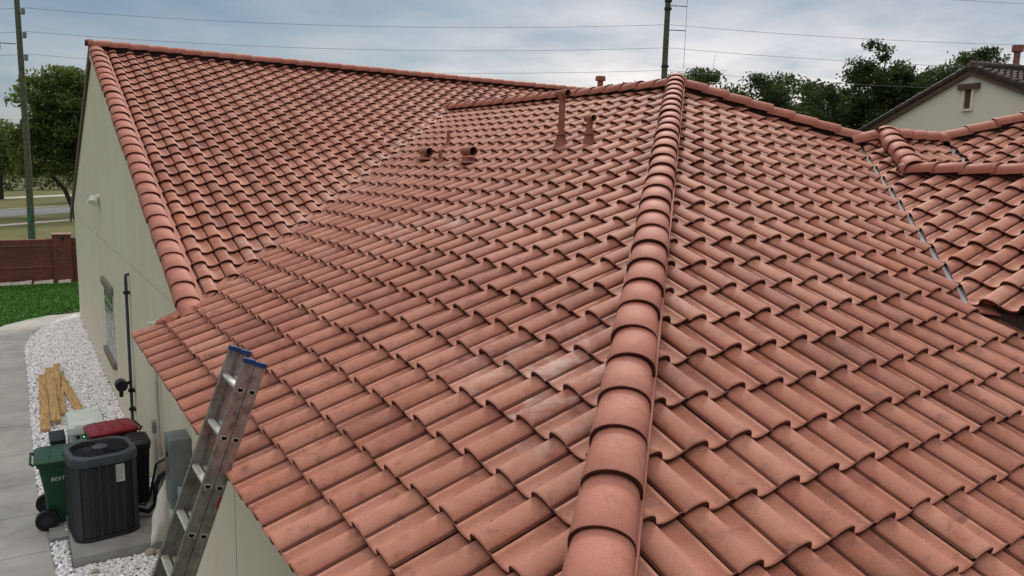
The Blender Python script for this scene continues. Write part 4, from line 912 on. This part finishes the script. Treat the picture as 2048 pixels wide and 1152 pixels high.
ZR = (6.50, 5.50, 4.52)
nm = ('top', 'middle', 'lowest')
for k in range(3):
    wire(W(PLx+.26, PLy-.1, ZW[k]), W(PRx+.1, PRy-.05, ZR[k]), .42, '%s power line strung from the left utility pole to the right one' % nm[k])
    wire(W(PRx+.1, PRy-.05, ZR[k]), W(NXx, NXy, ZR[k]-.15), .45, '%s power line running from the right utility pole off to the right' % nm[k])
    wire(W(PLx+.2, PLy+.05, ZW[k]), W(PVx, PVy, ZW[k]-.2), .55, '%s power line running from the left utility pole off to the left' % nm[k])
wire(W(PRx+.1, PRy, 8.6), W(NXx, NXy, 7.6), .35, 'highest power line crossing the upper right sky above the trees')
wire(W(PRx+.85, PRy-.35, 9.6), W(PRx+.85, PRy-.35, 4.6), 0, 'thin vertical wire hanging beside the right utility pole', r=.010, grp='vertical down wires beside the poles')
wire(W(PLx-.95, PLy+.15, 9.6), W(PLx-.7, PLy+.15, 4.7), 0, 'thin vertical wire hanging at the left side of the left utility pole', r=.012, grp='vertical down wires beside the poles')

# ------------------------------------------------------------------ trees
def leaves(name, blobs, n, size, m_, parent, clusters=None, seed=0, spread=3.4):
    g = np.random.default_rng(seed); V, Fc, R = [], [], []; k = 0
    vol = np.array([b[3]*b[4]*b[5] for b in blobs]); vol = vol**.8/np.sum(vol**.8)
    ncl = clusters or 60; cl = []
    for i in range(ncl):
        b = blobs[g.choice(len(blobs), p=vol)]; dvec = g.normal(0, 1, 3); dvec /= np.linalg.norm(dvec); rad = g.uniform(.35, 1.0)**.6
        c = np.array(b[:3]) + dvec*rad*np.array(b[3:6]); cl.append((c, g.uniform(.6, 1.25), g.uniform(-.22, .25)))
    for i in range(n):
        c, s_, tn = cl[g.integers(ncl)]; p = c + np.clip(g.normal(0, 1, 3), -1.7, 1.7)*np.array([.40, .40, .25])*s_*size*spread
        a = g.normal(0, 1, 3); a /= np.linalg.norm(a); b = np.cross(a, g.normal(0, 1, 3)); b /= np.linalg.norm(b)
        L = size*g.uniform(.6, 1.2); wd = L*g.uniform(.3, .5)
        V += [p-a*L*.5, p+b*wd*.5+a*L*.05, p+a*L*.5, p-b*wd*.5+a*L*.05]; Fc.append((4*k, 4*k+1, 4*k+2, 4*k+3)); R.append(float(np.clip(g.normal(.45+tn, .2), 0, 1))); k += 1
    me = bpy.data.meshes.new(name); me.from_pydata([tuple(q) for q in V], [], Fc)
    a = me.attributes.new('rnd', 'FLOAT', 'FACE'); a.data.foreach_set('value', np.array(R, dtype=np.float32))
    link(name, me, m_, parent); return cl
def tree(x, y, blobs, n, size, m_, label, trunk=None, clusters=80, seed=1, group=None, tr=.2, twigs=0):
    """blobs: (dx, dy, z above ground, rx, ry, rz)"""
    e = empty('tree', (x, y, gz-.02), label, 'tree', group)
    B = [(x+b[0], y+b[1], gz+b[2], b[3], b[4], b[5]) for b in blobs]
    cl = leaves('crown', B, n, size, m_, e, clusters, seed)
    m = MB(); tp = trunk or [(0, 0, 0), (.1, 0, blobs[0][2]*.5), (blobs[0][0], blobs[0][1], blobs[0][2])]
    pts = [Vector((x+a, y+b, gz+c)) for a, b, c in tp]; m.tube(pts, [tr*(1-.6*i/(len(pts)-1)) for i in range(len(pts))], 10)
    g = random.Random(seed); fork = pts[-1]
    for c, s_, tn in cl[:26]:
        c = Vector(c); mid = fork.lerp(c, .5) + Vector((g.uniform(-.3, .3), g.uniform(-.3, .3), g.uniform(0, .4))); m.tube([fork.lerp(pts[-2], .3), mid, c], [tr*.30, tr*.16, tr*.05], 6)
    for i in range(twigs):
        c = Vector(cl[g.randrange(len(cl))][0]); m.tube([c, c + Vector((g.uniform(-.2, .2), g.uniform(-.2, .2), g.uniform(.5, 1.3)))], [.02, .008], 4)
    m.build('trunk', BARK, e)
tree(4.6, 67.6, [(-.4, 0, 6.6, 3.0, 2.6, 2.6), (-2.2, 0, 8.6, 1.9, 1.9, 1.5), (.9, 0, 9.3, 2.0, 2.0, 1.4), (-3.1, 0, 6.0, 1.5, 1.6, 1.6), (-1.4, 0, 4.3, 2.4, 2.0, 1.4), (2.6, 0, 6.5, 2.5, 2.5, 3.0), (-1.0, .5, 10.0, 1.3, 1.3, .8), (-2.8, 0, 3.6, 1.7, 1.6, 1.0)],
     42000, .36, LEAF, 'large leafy green tree with a leaning trunk beside the street, left of the house', trunk=[(0, 0, 0), (-.7, 0, .5), (-1.2, 0, 2.0), (-2.0, 0, 3.0), (-1.4, 0, 5.2)], clusters=185, seed=5, tr=.22)
tree(-.9, 94, [(0, 0, 6.0, 2.9, 2.5, 2.2), (-2, 0, 7.4, 2.5, 2, 1.9), (1.8, 0, 5.2, 1.8, 2, 1.5), (0, 0, 4.2, 3.0, 2.5, 1.4)], 16000, .36, LEAF, 'smaller olive green tree at the far side of the street, at the left edge', clusters=110, seed=8, tr=.28)
tree(6.9, 89, [(0, 0, 2.2, 1.7, 1.5, 1.9), (.3, 0, 4.6, 1.4, 1.4, 1.8)], 6000, .30, LEAFD, 'low dark evergreen tree across the street close to the house corner', clusters=60, seed=9, tr=.2)
hd = MB()
def hedge():
    e = empty('hedge', (3, 122, gz), 'long dark clipped hedge across the far side of the street', 'hedge')
    leaves('foliage', [(3+4*k, 120+3.2*k, gz+1.4, 2.6, 1.2, 1.5) for k in range(-5, 7)], 12000, .42, LEAFD, e, 300, 4)
hedge()
GT = 'trees beyond the roofs'
tree(31.0, 30.6, [(0, 0, 8.7, 1.5, 1.4, 1.25), (-.3, 0, 6.8, 1.9, 1.8, 1.5), (1.5, -1.0, 7.4, 1.5, 1.5, 1.4), (.2, 0, 4.5, 1.9, 1.9, 1.8)], 28000, .22, LEAFD, 'dark rounded tree just right of the roof peak utility pole', clusters=150, seed=21, group=GT, tr=.16, twigs=16)
tree(34.2, 28.9, [(0, 0, 8.4, 1.5, 1.4, 1.35), (.2, -.2, 6.4, 2.1, 1.9, 1.6), (0, 0, 4.2, 2.4, 2.2, 1.9), (-1.3, .6, 7.4, 1.0, 1.0, .9)], 26000, .23, LEAFD, 'twiggy dark tree, second from the left above the roof hip', clusters=170, seed=22, group=GT, tr=.18, twigs=26)
tree(37.3, 27.6, [(0, 0, 8.3, 1.5, 1.4, 1.1), (-.6, .3, 6.6, 2.1, 1.9, 1.6), (0, 0, 4.2, 2.5, 2.4, 1.9)], 24000, .24, LEAFD, 'lighter green round topped tree, third from the left above the roof hip', clusters=160, seed=23, group=GT, tr=.18)
tree(40.8, 26.4, [(-.2, 0, 9.9, 1.5, 1.4, 1.5), (1.1, -.6, 8.9, 1.7, 1.6, 1.4), (.3, -.3, 6.8, 2.5, 2.3, 1.8), (-1.2, .5, 8.5, 1.0, 1.0, .8), (-.5, 0, 11.3, .55, .55, .75), (0, 0, 4.4, 2.9, 2.7, 2.0)], 42000, .24, LEAFD, 'tallest dark leafy tree, left of the neighbouring gable', clusters=250, seed=24, group=GT, tr=.22)
tree(45.2, 24.9, [(-.4, 0, 9.6, 2.3, 2.0, 1.2), (1.2, -.7, 11.2, 1.2, 1.2, .7), (-1.0, .5, 8.2, 2.0, 1.9, 1.5), (.3, 0, 6.0, 2.9, 2.7, 2.0)], 30000, .25, LEAFD, 'dark tree with a loose open top directly behind the neighbouring gable', clusters=190, seed=25, group=GT, tr=.2)
tree(44.0, 36.0, [(0, 0, 7.0, 4.2, 4.2, 4.0), (-4, 3, 7.0, 3.6, 3.6, 3.7), (4, -4, 7.0, 4.0, 4.0, 4.0), (-7, 7, 7.0, 3.2, 3.2, 3.6), (5, -7, 7.8, 3, 3, 3.4)], 60000, .36, LEAFD, 'broad dark mass of a tree low behind the other trees', clusters=330, seed=26, group=GT, tr=.25)

# ------------------------------------------------------------------ neighbouring house
phn = math.radians(16); tn_ = Vector((math.sin(phn), math.cos(phn), 0)); nn_ = Vector((math.cos(phn), -math.sin(phn), 0))
AP = W(34.36, 18.2, 4.62); SL = .39
nb = empty('neighbouring_house', (AP.x, AP.y, gz), 'neighbouring two storey house with a cream gable and dark brown barrel tile roof', 'house')
def NP(a, b_, z): return AP + tn_*a + nn_*b_ + Vector((0, 0, z))
m = MB()
hw_ = 7.5
m.prism([NP(-hw_, .12, -SL*hw_-.2), NP(0, .12, -.2), NP(hw_, .12, -SL*hw_-.2), NP(hw_, .12, -9.2), NP(-hw_, .12, -9.2)], nn_*.3); 
m.prism([NP(-hw_, .4, -SL*hw_-.25), NP(-hw_, 12, -SL*hw_-.25), NP(-hw_, 12, -9.2), NP(-hw_, .4, -9.2)], tn_*.3)
m.build('wall', NSTUCCO, nb)
m = MB()
for s_ in (-1, 1):
    m.prism([NP(0, -.03, -.0), NP(s_*(hw_+.5), -.03, -SL*(hw_+.5)), NP(s_*(hw_+.5), -.03, -SL*(hw_+.5)-.26), NP(0, -.03, -.26)], nn_*.12)
m.build('barge_board', mat('neighbour_trim', (.155, .100, .070), .75), nb)
cs2 = 1/math.sqrt(1+SL*SL); sn2 = SL*cs2
oldS = SPOTS[:]; SPOTS.clear()
rt = NP(-(hw_+.5), 0, -SL*(hw_+.5)+.02)
dv = tile_mesh((rt.x, rt.y, rt.z), nn_, (tn_*cs2 + Vector((0, 0, sn2))), (0, 34), (0, 27), [[(tn_.x, tn_.y, AP.x*tn_.x+AP.y*tn_.y)]], -1, 1.0, 0.0, tw=.34, hs=1.5)
link('roof_slope', to_mesh('roof_slope', *dv, clipsets=[[(tn_.x, tn_.y, AP.x*tn_.x+AP.y*tn_.y)]]), NTILE, nb)
lt = NP(hw_+.5, 0, -SL*(hw_+.5)+.02)
dv = tile_mesh((lt.x, lt.y, lt.z), nn_, (-tn_*cs2 + Vector((0, 0, sn2))), (0, 34), (0, 27), [[(-tn_.x, -tn_.y, -(AP.x*tn_.x+AP.y*tn_.y))]], -1, 1.0, 0.0, tw=.34, hs=1.5)
link('roof_slope', to_mesh('roof_slope', *dv, clipsets=[[(-tn_.x, -tn_.y, -(AP.x*tn_.x+AP.y*tn_.y))]]), NTILE, nb)
cap_row('rake_caps', NP(-(hw_+.5), .06, -SL*(hw_+.5)+.06), NP(0, .06, .06), .36, NTILE, nb, rad=.17, hgt=.16, drop=.10)
cap_row('rake_caps', NP((hw_+.5), .06, -SL*(hw_+.5)+.06), NP(0, .06, .06), .36, NTILE, nb, rad=.17, hgt=.16, drop=.10)
cap_row('ridge_caps', NP(0, 11, .14), NP(0, -.08, .14), .40, NTILE, nb, rad=.19, hgt=.16, drop=.06)
m = MB(); m.loft([[NP(.17*math.cos(q), -.10, .10+.17*math.sin(q)) for q in np.linspace(0, 2*PI, 16, endpoint=False)], [NP(.17*math.cos(q), .0, .10+.17*math.sin(q)) for q in np.linspace(0, 2*PI, 16, endpoint=False)]], smooth=False)
m.build('ridge_end_cap', mat('ridge_end', (.20, .115, .090), .8), nb)
m = MB(); m.prism([NP(-.16, .10, -1.64), NP(.20, .10, -1.64), NP(.20, .10, -.86), NP(-.16, .10, -.86)], nn_*.03); gv = m.build('gable_vent', mat('vent_recess', (.10, .055, .045), .8), nb)
m = MB()
for k in range(7): m.prism([NP(-.14, .085, -1.60+.105*k), NP(.18, .085, -1.60+.105*k), NP(.18, .099, -1.53+.105*k), NP(-.14, .099, -1.53+.105*k)], Vector((0, 0, .015)))
m.build('louver', BROWN, gv)
m = MB(); m.prism([NP(.20, .02, -1.66), NP(.30, .02, -1.66), NP(.30, .02, -.86), NP(.20, .02, -.86)], nn_*.10); m.prism([NP(-.26, .02, -1.66), NP(-.16, .02, -1.66), NP(-.16, .02, -.86), NP(-.26, .02, -.86)], nn_*.10); m.prism([NP(-.26, .02, -1.74), NP(.30, .02, -1.74), NP(.30, .02, -1.66), NP(-.26, .02, -1.66)], nn_*.10)
m.build('vent_surround', NSTUCCO, gv)
m = MB(); m.prism([NP(-.50, -.05, -.86), NP(.52, -.05, -.86), NP(.52, -.05, -.62), NP(-.50, -.05, -.62)], nn_*.16); m.build('vent_lintel', BROWN, gv)
fp = NP(0.55, 3.05, 0)
m = MB(); m.tube([fp + Vector((0, 0, -.8)), fp + Vector((0, 0, .95))], .13, 14); o = m.build('flue_pipe', mat('dusty_flue', (.28, .15, .12), .8), nb)
m = MB(); m.tube([fp + Vector((0, 0, .95)), fp + Vector((0, 0, 1.22))], [.23, .23], 16); m.build('flue_cap', VENT, o)
